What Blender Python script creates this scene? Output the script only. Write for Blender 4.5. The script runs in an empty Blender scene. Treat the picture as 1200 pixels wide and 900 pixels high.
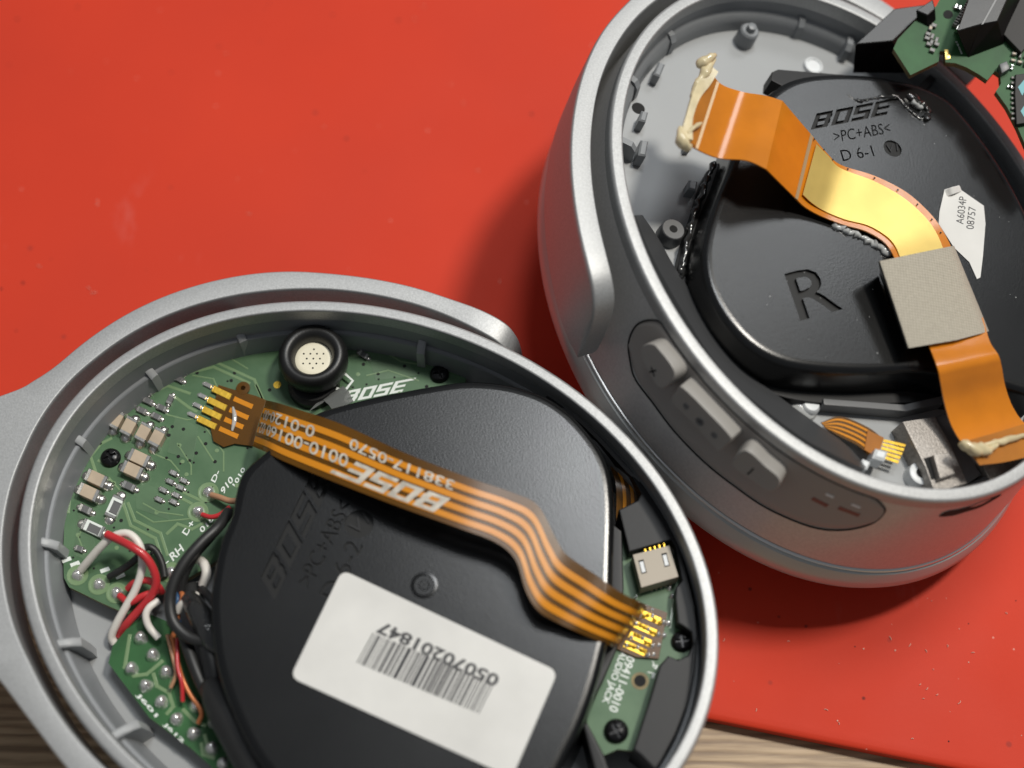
import bpy, bmesh, math, random
from mathutils import Vector, Matrix
from mathutils.bvhtree import BVHTree
random.seed(7)
S = 0.001                      # everything below is written in millimetres
R_ = math.radians
sc = bpy.context.scene
COL = sc.collection

# ------------------------------------------------------------------ camera
PITCH, DIST, HFOV = 24.0, 176.0, 38.0
FPX = 600 / math.tan(R_(HFOV / 2))
_p = R_(PITCH)
TGT = Vector((0, 0, 20))
CAM = TGT + DIST * Vector((0, -math.sin(_p), math.cos(_p)))
CR, CU, CF = Vector((1, 0, 0)), Vector((0, math.cos(_p), math.sin(_p))), Vector((0, math.sin(_p), -math.cos(_p)))
cd = bpy.data.cameras.new('camera')
cam = bpy.data.objects.new('camera', cd); COL.objects.link(cam)
cam.location = CAM * S
cam.rotation_euler = (_p, 0, 0)
cd.sensor_width = 36; cd.lens = 18 / math.tan(R_(HFOV / 2))
cd.clip_start = 0.005; cd.clip_end = 20
cd.dof.use_dof = True
cd.dof.focus_distance = 0.1775
cd.dof.aperture_fstop = 11.5
sc.camera = cam

# ------------------------------------------------------------------ light
w = bpy.data.worlds.new('World'); sc.world = w; w.use_nodes = True
w.node_tree.nodes['Background'].inputs[0].default_value = (0.78, 0.83, 0.9, 1)
w.node_tree.nodes['Background'].inputs[1].default_value = 0.20

def area(name, loc, tgt, size, power, color):
    l = bpy.data.lights.new(name, 'AREA'); l.shape = 'DISK'; l.size = size; l.energy = power; l.color = color
    o = bpy.data.objects.new(name, l); COL.objects.link(o); o.location = loc
    o.rotation_euler = (Vector(tgt) - Vector(loc)).to_track_quat('-Z', 'Y').to_euler()
    return o
area('ceiling_lamp', (0.34, 0.20, 0.78), (0.01, 0, 0.02), 0.11, 5.2, (1.0, 0.95, 0.86))
area('second_lamp', (0.15, 0.37, 1.00), (0.0, 0, 0.02), 0.26, 3.5, (0.95, 0.98, 1.0))
area('window_lamp', (0.70, 0.80, 0.86), (0.0, 0, 0.02), 0.34, 1.9, (0.95, 0.98, 1.0))
vs = sc.view_settings
vs.view_transform = 'Standard'; vs.look = 'None'; vs.exposure = 0.0; vs.gamma = 1
sc.render.engine = 'CYCLES'
sc.cycles.use_denoising = True
sc.cycles.max_bounces = 8

# ------------------------------------------------------------------ materials
def mat(name, col, rough=0.5, metal=0.0, coat=0.0, bump=0.0, bscale=4000, var=0.0, vscale=60, col2=None,
        rvar=0.0, spec=0.5, alpha=1.0, sheen=0.0, emit=None, bdist=0.00008):
    m = bpy.data.materials.new(name); m.use_nodes = True
    nt = m.node_tree; b = nt.nodes['Principled BSDF']
    b.inputs['Base Color'].default_value = (*col, 1)
    b.inputs['Roughness'].default_value = rough
    b.inputs['Metallic'].default_value = metal
    b.inputs['Coat Weight'].default_value = coat
    b.inputs['Coat Roughness'].default_value = 0.08
    b.inputs['Specular IOR Level'].default_value = spec
    b.inputs['Alpha'].default_value = alpha
    tc = nt.nodes.new('ShaderNodeTexCoord')
    if var > 0:
        n = nt.nodes.new('ShaderNodeTexNoise'); n.inputs['Scale'].default_value = vscale; n.inputs['Detail'].default_value = 6
        nt.links.new(tc.outputs['Object'], n.inputs['Vector'])
        mx = nt.nodes.new('ShaderNodeMix'); mx.data_type = 'RGBA'
        mr = nt.nodes.new('ShaderNodeMapRange'); mr.inputs[1].default_value = 0.35; mr.inputs[2].default_value = 0.65
        nt.links.new(n.outputs['Fac'], mr.inputs[0]); nt.links.new(mr.outputs[0], mx.inputs[0])
        c2 = col2 or tuple(c * (1 - var) for c in col)
        mx.inputs[6].default_value = (*col, 1); mx.inputs[7].default_value = (*c2, 1)
        nt.links.new(mx.outputs[2], b.inputs['Base Color'])
        if rvar:
            rr = nt.nodes.new('ShaderNodeMapRange'); rr.inputs[3].default_value = rough - rvar; rr.inputs[4].default_value = rough + rvar
            nt.links.new(n.outputs['Fac'], rr.inputs[0]); nt.links.new(rr.outputs[0], b.inputs['Roughness'])
    if bump > 0:
        n2 = nt.nodes.new('ShaderNodeTexNoise'); n2.inputs['Scale'].default_value = bscale; n2.inputs['Detail'].default_value = 2
        nt.links.new(tc.outputs['Object'], n2.inputs['Vector'])
        bp = nt.nodes.new('ShaderNodeBump'); bp.inputs['Strength'].default_value = bump; bp.inputs['Distance'].default_value = bdist
        nt.links.new(n2.outputs['Fac'], bp.inputs['Height']); nt.links.new(bp.outputs[0], b.inputs['Normal'])
    return m

SILVER = mat('silver_paint', (0.43, 0.435, 0.435), 0.52, 0.58, 0.0, bump=0.30, bscale=5200, var=0.16, vscale=4200, bdist=0.00005)
SHELL = mat('grey_metallic_paint', (0.52, 0.51, 0.50), 0.36, 0.35, 0.1, bump=0.12, bscale=4500, var=0.12, vscale=3000, bdist=0.00004)
CAPM = mat('pale_grey_plastic', (0.42, 0.43, 0.42), 0.34, 0.35, 0.0, bump=0.03)
LINE = mat('chrome_line', (0.66, 0.66, 0.65), 0.28, 0.9)
GREY = mat('grey_plastic', (0.215, 0.225, 0.235), 0.40, 0.0, 0.0, bump=0.05, bscale=2500, var=0.08, vscale=120)
GREYB = mat('light_grey_plastic', (0.33, 0.34, 0.345), 0.45, 0.0, 0.0, bump=0.05, bscale=2500, var=0.06, vscale=90)
GREYD = mat('dark_grey_plastic', (0.13, 0.132, 0.135), 0.42, bump=0.05, bscale=2500)
BUTTON = mat('button_plastic', (0.29, 0.275, 0.255), 0.45, bump=0.04, bscale=3000)
PANELM = mat('panel_plastic', (0.285, 0.262, 0.243), 0.42, bump=0.04, bscale=3000)
BLACK = mat('black_plastic', (0.0045, 0.0047, 0.005), 0.25, bump=0.30, bscale=4200, var=0.2, vscale=60, rvar=0.05, bdist=0.00003)
BLACKS = mat('black_smooth_plastic', (0.014, 0.014, 0.015), 0.48, spec=0.32, bump=0.05, bscale=1500)
ENGR = mat('engraved_plastic', (0.005, 0.005, 0.005), 0.52, spec=0.30)
RUBBER = mat('black_rubber', (0.010, 0.010, 0.010), 0.42, bump=0.03)
VOID = mat('dark_hole', (0.003, 0.003, 0.003), 0.8)
PCB = mat('green_solder_mask', (0.062, 0.128, 0.062), 0.44, 0.0, 0.0, spec=0.32, var=0.35, vscale=230, col2=(0.092, 0.168, 0.088), bump=0.10, bscale=700)
PCBL = mat('green_track', (0.17, 0.26, 0.13), 0.30, 0.0, 0.3)
PCBP = mat('green_pour', (0.088, 0.165, 0.082), 0.42, var=0.2, vscale=300)
PCBV = mat('green_solder_mask_deep', (0.030, 0.115, 0.036), 0.55, 0.0, 0.0, spec=0.3, var=0.3, vscale=260)
PCBE = mat('board_edge', (0.25, 0.19, 0.08), 0.6, var=0.4, vscale=600)
SILK = mat('white_silkscreen', (0.72, 0.76, 0.72), 0.55)
SILKR = mat('worn_white_print', (0.60, 0.55, 0.47), 0.5, var=0.35, vscale=900)
SOLDER = mat('solder', (0.90, 0.89, 0.87), 0.15, 0.75, bump=0.12, bscale=1600, var=0.3, vscale=1200)
TINB = mat('dull_terminal', (0.30, 0.29, 0.27), 0.6, 0.2, spec=0.3, var=0.4, vscale=900)
BOXB = mat('connector_plastic', (0.006, 0.005, 0.005), 0.30, spec=0.25, bump=0.1, bscale=800)
TIN = mat('tin_terminal', (0.70, 0.68, 0.64), 0.28, 1.0, bump=0.2, bscale=2500)
GOLD = mat('gold_contact', (0.74, 0.47, 0.055), 0.36, 0.75, bump=0.3, bscale=1500)
GOLDF = mat('gold_foil', (0.80, 0.58, 0.17), 0.34, 0.55, bump=0.12, bscale=500, var=0.12, vscale=200, bdist=0.0001)
CERAM = mat('beige_ceramic', (0.50, 0.40, 0.29), 0.45, var=0.2, vscale=400)
RESI = mat('resistor_body', (0.12, 0.12, 0.12), 0.4)
KAPTON = mat('amber_film', (0.13, 0.055, 0.006), 0.27, 0.0, 0.0, spec=0.3, alpha=0.82, var=0.25, vscale=150)
KAPTONX = mat('amber_film_clear', (0.22, 0.13, 0.03), 0.14, 0.0, 0.8, alpha=0.45)
TRACE = mat('amber_trace', (0.60, 0.225, 0.015), 0.24, 0.0, 0.0, spec=0.3)
ORANGE = mat('orange_polyimide', (0.60, 0.19, 0.008), 0.20, 0.0, 0.45, var=0.18, vscale=160, bump=0.30, bscale=130, bdist=0.0005)
ORANGED = mat('brown_polyimide', (0.42, 0.15, 0.015), 0.24, 0.0, 0.5, var=0.2, vscale=200)
FEDGE = mat('flex_edge', (0.45, 0.30, 0.16), 0.35, 0.3)
PASTE = mat('cream_adhesive', (0.76, 0.65, 0.40), 0.26, 0.0, 0.4, alpha=0.84, var=0.22, vscale=400, bump=0.3, bscale=500, bdist=0.0003)
PAPER = mat('white_label', (0.68, 0.67, 0.64), 0.55, var=0.13, vscale=110, bump=0.12, bscale=260, bdist=0.0002)
INK = mat('black_ink', (0.035, 0.035, 0.038), 0.6)
WWHITE = mat('white_wire', (0.74, 0.70, 0.64), 0.4)
WRED = mat('red_wire', (0.52, 0.03, 0.035), 0.35, coat=0.2)
WBLACK = mat('black_wire', (0.018, 0.018, 0.018), 0.45)
WORANGE = mat('copper_wire', (0.62, 0.20, 0.07), 0.4, 0.3)
WBROWN = mat('brown_wire', (0.42, 0.23, 0.13), 0.4)
WBLUE = mat('blue_wire', (0.03, 0.10, 0.22), 0.4)
CREAM = mat('cream_mesh', (0.76, 0.71, 0.55), 0.5)
PORT = mat('connector_shell', (0.44, 0.385, 0.31), 0.48, 0.0, spec=0.35, bump=0.05)
WHITEP = mat('white_plastic', (0.70, 0.72, 0.73), 0.4)
BRACKET = mat('sandblasted_metal', (0.40, 0.37, 0.34), 0.48, 0.45, bump=0.55, bscale=4500, var=0.35, vscale=3500, bdist=0.00008)
GLUE = mat('black_glue', (0.02, 0.02, 0.02), 0.14, 0.0, 0.5, bump=0.8, bscale=900, bdist=0.0004)
CLEARG = mat('clear_glue', (0.55, 0.56, 0.55), 0.15, 0.0, 0.5, alpha=0.75, bump=0.5, bscale=700, bdist=0.0003)
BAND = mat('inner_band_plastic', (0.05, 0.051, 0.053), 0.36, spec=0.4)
TAPE = mat('smoky_tape', (0.16, 0.165, 0.16), 0.25, alpha=0.7)
CHIP = mat('chip_epoxy', (0.022, 0.020, 0.019), 0.55, spec=0.3, bump=0.1)
TEAL = mat('teal_ink', (0.10, 0.36, 0.40), 0.5)
REDINK = mat('red_icon', (0.20, 0.06, 0.05), 0.5)

def fabric():
    m = mat('woven_tape', (0.50, 0.46, 0.38), 0.75); nt = m.node_tree; b = nt.nodes['Principled BSDF']
    tc = nt.nodes.new('ShaderNodeTexCoord')
    wv = nt.nodes.new('ShaderNodeTexWave'); wv.wave_type = 'BANDS'; wv.bands_direction = 'X'; wv.inputs['Scale'].default_value = 900; wv.inputs['Distortion'].default_value = 1.5
    w2 = nt.nodes.new('ShaderNodeTexWave'); w2.wave_type = 'BANDS'; w2.bands_direction = 'Y'; w2.inputs['Scale'].default_value = 900; w2.inputs['Distortion'].default_value = 1.5
    ad = nt.nodes.new('ShaderNodeMath'); ad.operation = 'ADD'
    nt.links.new(tc.outputs['Object'], wv.inputs[0]); nt.links.new(tc.outputs['Object'], w2.inputs[0])
    nt.links.new(wv.outputs['Fac'], ad.inputs[0]); nt.links.new(w2.outputs['Fac'], ad.inputs[1])
    n = nt.nodes.new('ShaderNodeTexNoise'); n.inputs['Scale'].default_value = 2600
    nt.links.new(tc.outputs['Object'], n.inputs['Vector'])
    mx = nt.nodes.new('ShaderNodeMix'); mx.data_type = 'RGBA'
    mx.inputs[6].default_value = (0.25, 0.225, 0.18, 1); mx.inputs[7].default_value = (0.46, 0.42, 0.34, 1)
    k1 = nt.nodes.new('ShaderNodeMath'); k1.operation = 'MULTIPLY_ADD'; k1.inputs[1].default_value = 0.24; nt.links.new(ad.outputs[0], k1.inputs[0])
    k2 = nt.nodes.new('ShaderNodeMath'); k2.operation = 'MULTIPLY'; k2.inputs[1].default_value = 0.55; nt.links.new(n.outputs['Fac'], k2.inputs[0]); nt.links.new(k2.outputs[0], k1.inputs[2])
    nt.links.new(k1.outputs[0], mx.inputs[0]); nt.links.new(mx.outputs[2], b.inputs['Base Color'])
    bp = nt.nodes.new('ShaderNodeBump'); bp.inputs['Strength'].default_value = 0.3; bp.inputs['Distance'].default_value = 0.00006
    nt.links.new(ad.outputs[0], bp.inputs['Height']); nt.links.new(bp.outputs[0], b.inputs['Normal'])
    return m
FABRIC = fabric()

def red_mat():
    m = bpy.data.materials.new('red_silicone'); m.use_nodes = True
    nt = m.node_tree; b = nt.nodes['Principled BSDF']; L = nt.links.new
    tc = nt.nodes.new('ShaderNodeTexCoord')
    def noise(sc_, det=4, vec=None, rough=0.5):
        n = nt.nodes.new('ShaderNodeTexNoise'); n.inputs['Scale'].default_value = sc_; n.inputs['Detail'].default_value = det; n.inputs['Roughness'].default_value = rough
        L(vec or tc.outputs['Object'], n.inputs['Vector']); return n
    def ramp(sock, a, c, lo=0.0, hi=1.0):
        r = nt.nodes.new('ShaderNodeMapRange'); r.inputs[1].default_value = a; r.inputs[2].default_value = c; r.inputs[3].default_value = lo; r.inputs[4].default_value = hi
        L(sock, r.inputs[0]); return r.outputs[0]
    def mix(fac, c1, c2):
        x = nt.nodes.new('ShaderNodeMix'); x.data_type = 'RGBA'
        L(fac, x.inputs[0])
        for i, c in ((6, c1), (7, c2)):
            if isinstance(c, tuple): x.inputs[i].default_value = (*c, 1)
            else: L(c, x.inputs[i])
        return x.outputs[2]
    def mul(a, c):
        x = nt.nodes.new('ShaderNodeMath'); x.operation = 'MULTIPLY'
        L(a, x.inputs[0])
        if isinstance(c, float): x.inputs[1].default_value = c
        else: L(c, x.inputs[1])
        return x.outputs[0]
    base = mix(ramp(noise(28, 5).outputs['Fac'], 0.3, 0.7), (0.60, 0.043, 0.0155), (0.535, 0.038, 0.0155))
    # rubbed, chalky smudges
    mp = nt.nodes.new('ShaderNodeMapping'); mp.inputs['Rotation'].default_value = (0, 0, 0.5); mp.inputs['Scale'].default_value = (1, 0.35, 1)
    L(tc.outputs['Object'], mp.inputs[0])
    sm = mul(ramp(noise(90, 6, mp.outputs[0], 0.65).outputs['Fac'], 0.60, 0.78), ramp(noise(22, 2).outputs['Fac'], 0.52, 0.62))
    base = mix(mul(sm, 0.45), base, (0.60, 0.22, 0.20))
    # specks of dust, pale and dark
    def specks(scale, thr, keep):
        v = nt.nodes.new('ShaderNodeTexVoronoi'); v.inputs['Scale'].default_value = scale
        L(tc.outputs['Object'], v.inputs['Vector'])
        s = nt.nodes.new('ShaderNodeSeparateColor'); L(v.outputs['Color'], s.inputs[0])
        return mul(ramp(v.outputs['Distance'], thr, thr * 0.5), ramp(s.outputs[0], keep, keep + 0.02))
    base = mix(mul(specks(420, 0.07, 0.82), 0.6), base, (0.75, 0.42, 0.34))
    base = mix(mul(specks(300, 0.09, 0.80), 0.8), base, (0.10, 0.012, 0.01))
    base = mix(mul(specks(150, 0.07, 0.70), 0.7), base, (0.30, 0.03, 0.02))
    L(base, b.inputs['Base Color'])
    L(ramp(noise(40, 5).outputs['Fac'], 0.3, 0.7, 0.58, 0.70), b.inputs['Roughness'])
    b.inputs['Specular IOR Level'].default_value = 0.22
    bp = nt.nodes.new('ShaderNodeBump'); bp.inputs['Strength'].default_value = 0.12; bp.inputs['Distance'].default_value = 0.0001
    L(noise(1500, 3).outputs['Fac'], bp.inputs['Height']); L(bp.outputs[0], b.inputs['Normal'])
    return m
REDMAT = red_mat()

def wood():
    m = bpy.data.materials.new('oak_laminate'); m.use_nodes = True
    nt = m.node_tree; b = nt.nodes['Principled BSDF']; L = nt.links.new
    tc = nt.nodes.new('ShaderNodeTexCoord')
    mp = nt.nodes.new('ShaderNodeMapping'); mp.inputs['Rotation'].default_value = (0, 0, R_(14)); mp.inputs['Scale'].default_value = (0.10, 1, 1)
    L(tc.outputs['Object'], mp.inputs[0])
    n1 = nt.nodes.new('ShaderNodeTexNoise'); n1.inputs['Scale'].default_value = 700; n1.inputs['Detail'].default_value = 8; n1.inputs['Distortion'].default_value = 0.8
    n2 = nt.nodes.new('ShaderNodeTexNoise'); n2.inputs['Scale'].default_value = 1500; n2.inputs['Detail'].default_value = 5
    wv = nt.nodes.new('ShaderNodeTexWave'); wv.bands_direction = 'Y'; wv.inputs['Scale'].default_value = 260; wv.inputs['Distortion'].default_value = 7; wv.inputs['Detail'].default_value = 4; wv.inputs['Detail Scale'].default_value = 1.4
    for n in (n1, n2, wv): L(mp.outputs[0], n.inputs['Vector'])
    r = nt.nodes.new('ShaderNodeValToRGB'); e = r.color_ramp.elements
    e[0].position = 0.36; e[0].color = (0.20, 0.128, 0.068, 1); e[1].position = 0.66; e[1].color = (0.46, 0.33, 0.195, 1)
    el = e.new(0.50); el.color = (0.31, 0.21, 0.115, 1)
    a1 = nt.nodes.new('ShaderNodeMath'); a1.operation = 'MULTIPLY_ADD'; a1.inputs[1].default_value = 0.18; L(wv.outputs['Fac'], a1.inputs[0]); 
    a2 = nt.nodes.new('ShaderNodeMath'); a2.operation = 'MULTIPLY_ADD'; a2.inputs[1].default_value = 0.35; a2.inputs[2].default_value = 0.04
    L(n2.outputs['Fac'], a2.inputs[0]); 
    a3 = nt.nodes.new('ShaderNodeMath'); a3.operation = 'MULTIPLY_ADD'; a3.inputs[1].default_value = 0.45
    L(n1.outputs['Fac'], a3.inputs[0]); L(a2.outputs[0], a3.inputs[2]); L(a3.outputs[0], a1.inputs[2])
    L(a1.outputs[0], r.inputs[0]); L(r.outputs[0], b.inputs['Base Color'])
    b.inputs['Roughness'].default_value = 0.5
    bp = nt.nodes.new('ShaderNodeBump'); bp.inputs['Strength'].default_value = 0.4; bp.inputs['Distance'].default_value = 0.0002
    L(a1.outputs[0], bp.inputs['Height']); L(bp.outputs[0], b.inputs['Normal'])
    return m
WOOD = wood()

# ------------------------------------------------------------------ geometry helpers
class MB:
    """collects vertices (mm) and faces, then links them as one mesh object"""
    def __init__(s): s.v = []; s.f = []; s.m = []
    def add(s, verts, faces, mi=0):
        o = len(s.v); s.v += [tuple(v) for v in verts]
        for f in faces: s.f.append(tuple(i + o for i in f)); s.m.append(mi)
        return s
    def loft(s, rings, closed=True, cap0=True, cap1=True, mi=0, mcap=None, loop=False):
        n = len(rings[0]); V = [p for r in rings for p in r]; F = []
        K = len(rings) if loop else len(rings) - 1
        for k in range(K):
            k2 = (k + 1) % len(rings)
            for i in range(n if closed else n - 1):
                j = (i + 1) % n
                F.append((k * n + i, k * n + j, k2 * n + j, k2 * n + i))
        s.add(V, F, mi)
        base = len(s.v) - len(V)
        if not loop:
            mc = mi if mcap is None else mcap
            if cap0: s.f.append(tuple(base + i for i in range(n))[::-1]); s.m.append(mc)
            if cap1: s.f.append(tuple(base + (len(rings) - 1) * n + i for i in range(n))); s.m.append(mc)
        return s
    def prism(s, poly, z0, z1, bev=0.0, mi=0, mcap=None):
        rings = [[(x, y, z0) for x, y in poly]]
        if bev > 0:
            rings.append([(x, y, z1 - bev) for x, y in poly])
            q = inset(poly, bev * 0.3); rings.append([(x, y, z1 - bev * 0.3) for x, y in q])
            q = inset(poly, bev); rings.append([(x, y, z1) for x, y in q])
        else: rings.append([(x, y, z1) for x, y in poly])
        return s.loft(rings, mi=mi, mcap=mcap)
    def box(s, c, a, b, h, mi=0, bev=0.06, z0=0.0):
        """c centre at base, a / b half-axis vectors, height h along local z"""
        c = Vector(c); a = Vector(a); b = Vector(b)
        la, lb = max(a.length, 1e-6), max(b.length, 1e-6)
        bev = min(bev, la * 0.45, lb * 0.45, h * 0.45)
        ka, kb = 1 - bev / la, 1 - bev / lb
        def r(z, fa, fb): return [c + a * (x * fa) + b * (y * fb) + Vector((0, 0, z)) for x, y in ((-1, -1), (1, -1), (1, 1), (-1, 1))]
        return s.loft([r(z0, 1, 1), r(z0 + h - bev, 1, 1), r(z0 + h, ka, kb)], mi=mi)
    def tube(s, pts, rad, seg=10, mi=0, sub=6):
        P = catmull([Vector(p) for p in pts], sub) if sub > 1 else [Vector(p) for p in pts]
        n = len(P); rings = []; up = None
        for i, p in enumerate(P):
            t = (P[min(i + 1, n - 1)] - P[max(i - 1, 0)]).normalized()
            if up is None:
                up = Vector((0, 0, 1)) if abs(t.z) < 0.9 else Vector((1, 0, 0))
            x = (up - t * up.dot(t)).normalized(); up = x; y = t.cross(x)
            r = rad(i / (n - 1)) if callable(rad) else rad
            rings.append([p + (x * math.cos(a) + y * math.sin(a)) * r for a in [2 * math.pi * k / seg for k in range(seg)]])
        return s.loft(rings, mi=mi)
    def lathe(s, c, prof, seg=24, mi=0, ax=None):
        c = Vector(c); ex, ey, ez = ax or (Vector((1, 0, 0)), Vector((0, 1, 0)), Vector((0, 0, 1)))
        rings = [[c + (ex * math.cos(t) + ey * math.sin(t)) * r + ez * z for t in [2 * math.pi * k / seg for k in range(seg)]] for r, z in prof]
        return s.loft(rings, mi=mi)
    def strip(s, L, Rr, th, mi=0, sub=6, up=None):
        L = catmull([Vector(p) for p in L], sub); Rr = catmull([Vector(p) for p in Rr], sub)
        rings = []; n = len(L)
        for i in range(n):
            t = (L[min(i + 1, n - 1)] + Rr[min(i + 1, n - 1)] - L[max(i - 1, 0)] - Rr[max(i - 1, 0)])
            nn = t.cross(Rr[i] - L[i]).normalized()
            if nn.z < 0: nn = -nn
            rings.append([L[i], Rr[i], Rr[i] - nn * th, L[i] - nn * th])
        return s.loft(rings, mi=mi)
    def build(s, name, mats, parent=None, smooth=35, recalc=True, wn=True):
        me = bpy.data.meshes.new(name)
        me.from_pydata([(x * S, y * S, z * S) for x, y, z in s.v], [], s.f)
        if not isinstance(mats, (list, tuple)): mats = [mats]
        for m_ in mats: me.materials.append(m_)
        me.polygons.foreach_set('material_index', s.m)
        if recalc:
            bm = bmesh.new(); bm.from_mesh(me); bmesh.ops.recalc_face_normals(bm, faces=bm.faces); bm.to_mesh(me); bm.free()
        finish(me, smooth)
        o = bpy.data.objects.new(name, me); COL.objects.link(o)
        if parent: o.parent = parent
        if wn and smooth: o.modifiers.new('weighted_normal', 'WEIGHTED_NORMAL').keep_sharp = True
        return o

def finish(me, smooth):
    if smooth:
        me.polygons.foreach_set('use_smooth', [True] * len(me.polygons))
        me.set_sharp_from_angle(angle=R_(smooth))
    me.update()

def catmull(P, sub=6, closed=False):
    P = [Vector(p) for p in P]; n = len(P); out = []
    rng = n if closed else n - 1
    for i in range(rng):
        p1, p2 = P[i], P[(i + 1) % n]
        p0 = P[i - 1] if (closed or i > 0) else p1 * 2 - p2
        p3 = P[(i + 2) % n] if (closed or i + 2 < n) else p2 * 2 - p1
        for k in range(sub):
            t = k / sub; t2 = t * t; t3 = t2 * t
            out.append(0.5 * ((2 * p1) + (p2 - p0) * t + (2 * p0 - 5 * p1 + 4 * p2 - p3) * t2 + (3 * p1 - p0 - 3 * p2 + p3) * t3))
    if not closed: out.append(P[-1])
    return out

def area2(P): return sum(P[i][0] * P[(i + 1) % len(P)][1] - P[(i + 1) % len(P)][0] * P[i][1] for i in range(len(P)))

def inset(P, d):
    n = len(P); sg = 1 if area2(P) > 0 else -1; out = []
    for i in range(n):
        a = Vector(P[i - 1][:2]); b = Vector(P[i][:2]); c = Vector(P[(i + 1) % n][:2])
        e1 = (b - a); e2 = (c - b)
        e1 = e1.normalized() if e1.length > 1e-9 else Vector((1, 0)); e2 = e2.normalized() if e2.length > 1e-9 else e1
        n1 = Vector((-e1.y, e1.x)) * sg; n2 = Vector((-e2.y, e2.x)) * sg
        m = n1 + n2; m = m.normalized() if m.length > 1e-6 else n1
        k = min(1 / max(m.dot(n1), 0.35), 2.2)
        out.append(tuple(b + m * d * k))
    return out

def inset_dense(P, d):
    n = len(P); sg = 1 if area2(P) > 0 else -1; out = []
    for i in range(n):
        t = Vector(P[(i + 3) % n][:2]) - Vector(P[i - 3][:2]); t.normalize()
        out.append(Vector(P[i][:2]) + Vector((-t.y, t.x)) * sg * d)
    for _ in range(int(abs(d) * 2)): out = [(out[i - 1] + out[i] * 2 + out[(i + 1) % n]) / 4 for i in range(n)]
    return [tuple(v) for v in out]

def resample(P, n):
    P = [Vector(p[:2]) for p in P]; L = [0]
    for i in range(len(P)): L.append(L[-1] + (P[(i + 1) % len(P)] - P[i]).length)
    out = []; j = 0
    for k in range(n):
        t = L[-1] * k / n
        while L[j + 1] < t: j += 1
        u = (t - L[j]) / max(L[j + 1] - L[j], 1e-9)
        out.append(tuple(P[j].lerp(P[(j + 1) % len(P)], u)))
    return out

def ray(px, py): return (CR * ((px - 600) / FPX) - CU * ((py - 450) / FPX) + CF)

class Fr:
    """a thing's own frame: plane through O with axes ex, ey, n; P() measures a point of the photograph on the plane at height h"""
    def __init__(s, O, ex, ey, n, off=(0, 0, 0)): s.O, s.ex, s.ey, s.n, s.off = Vector(O), Vector(ex), Vector(ey), Vector(n), Vector(off)
    def sub(s, off): return Fr(s.O, s.ex, s.ey, s.n, off)
    def P(s, px, py, h=0.0):
        d = ray(px, py); p0 = s.O + s.n * h
        w_ = CAM + d * ((p0 - CAM).dot(s.n) / d.dot(s.n)) - s.O
        return Vector((w_.dot(s.ex), w_.dot(s.ey), w_.dot(s.n))) - s.off
    def poly(s, pts, h=0.0): return [tuple(s.P(x, y, h).xy) for x, y in pts]
    def smooth(s, pts, h, n=96): return resample(catmull([Vector((*p, 0)) for p in s.poly(pts, h)], 10, True), n)
    def local(s, W):
        w_ = Vector(W) - s.O
        return Vector((w_.dot(s.ex), w_.dot(s.ey), w_.dot(s.n))) - s.off
    def raylocal(s, px, py):
        d = ray(px, py); return s.local(CAM), Vector((d.dot(s.ex), d.dot(s.ey), d.dot(s.n))).normalized()
    def root(s, name, label, cat, group=None):
        o = bpy.data.objects.new(name, None); COL.objects.link(o); o.empty_display_size = 0.005
        loc = (s.O + s.ex * s.off.x + s.ey * s.off.y + s.n * s.off.z) * S
        o.matrix_world = Matrix((( s.ex.x, s.ey.x, s.n.x, loc.x), (s.ex.y, s.ey.y, s.n.y, loc.y), (s.ex.z, s.ey.z, s.n.z, loc.z), (0, 0, 0, 1)))
        tag(o, label, cat, group); return o

def tag(o, label=None, cat=None, group=None, kind=None):
    if label: o['label'] = label
    if cat: o['category'] = cat
    if group: o['group'] = group
    if kind: o['kind'] = kind
    return o

_tc = {}
def text_data(body, bold=0.0, gap=1.0):
    key = (body, bold, gap)
    if key in _tc: return _tc[key]
    c = bpy.data.curves.new('t', 'FONT'); c.body = body; c.size = 1; c.extrude = 0.5; c.offset = bold; c.space_character = gap; c.resolution_u = 3
    o = bpy.data.objects.new('t', c); COL.objects.link(o)
    dg = bpy.context.evaluated_depsgraph_get(); me = bpy.data.meshes.new_from_object(o.evaluated_get(dg))
    bm = bmesh.new(); bm.from_mesh(me); bmesh.ops.remove_doubles(bm, verts=bm.verts, dist=1e-5)
    V = [v.co.copy() for v in bm.verts]; F = [tuple(v.index for v in f.verts) for f in bm.faces]
    bm.free(); bpy.data.objects.remove(o); bpy.data.curves.remove(c); bpy.data.meshes.remove(me)
    x0 = min(v.x for v in V); x1 = max(v.x for v in V); y0 = min(v.y for v in V); y1 = max(v.y for v in V)
    V = [Vector(((v.x - x0) / (x1 - x0), (v.y - y0) / (y1 - y0), v.z + 0.5)) for v in V]
    _tc[key] = (V, F); return V, F

def put_text(mb, body, O, X, Y, z0, z1, bold=0.0, gap=1.0, mi=0, fn=None):
    """writing between local points O (lower left), X (lower right), Y (upper left), from height z0 to z1"""
    V, F = text_data(body, bold, gap); O = Vector(O); X = Vector(X) - O; Y = Vector(Y) - O
    out = []
    for v in V:
        p = O + X * v.x + Y * v.y
        if fn: out.append(fn(v.x, v.y, z0 + (z1 - z0) * v.z))
        else: out.append((p.x, p.y, z0 + (z1 - z0) * v.z))
    mb.add(out, F, mi)

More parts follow.
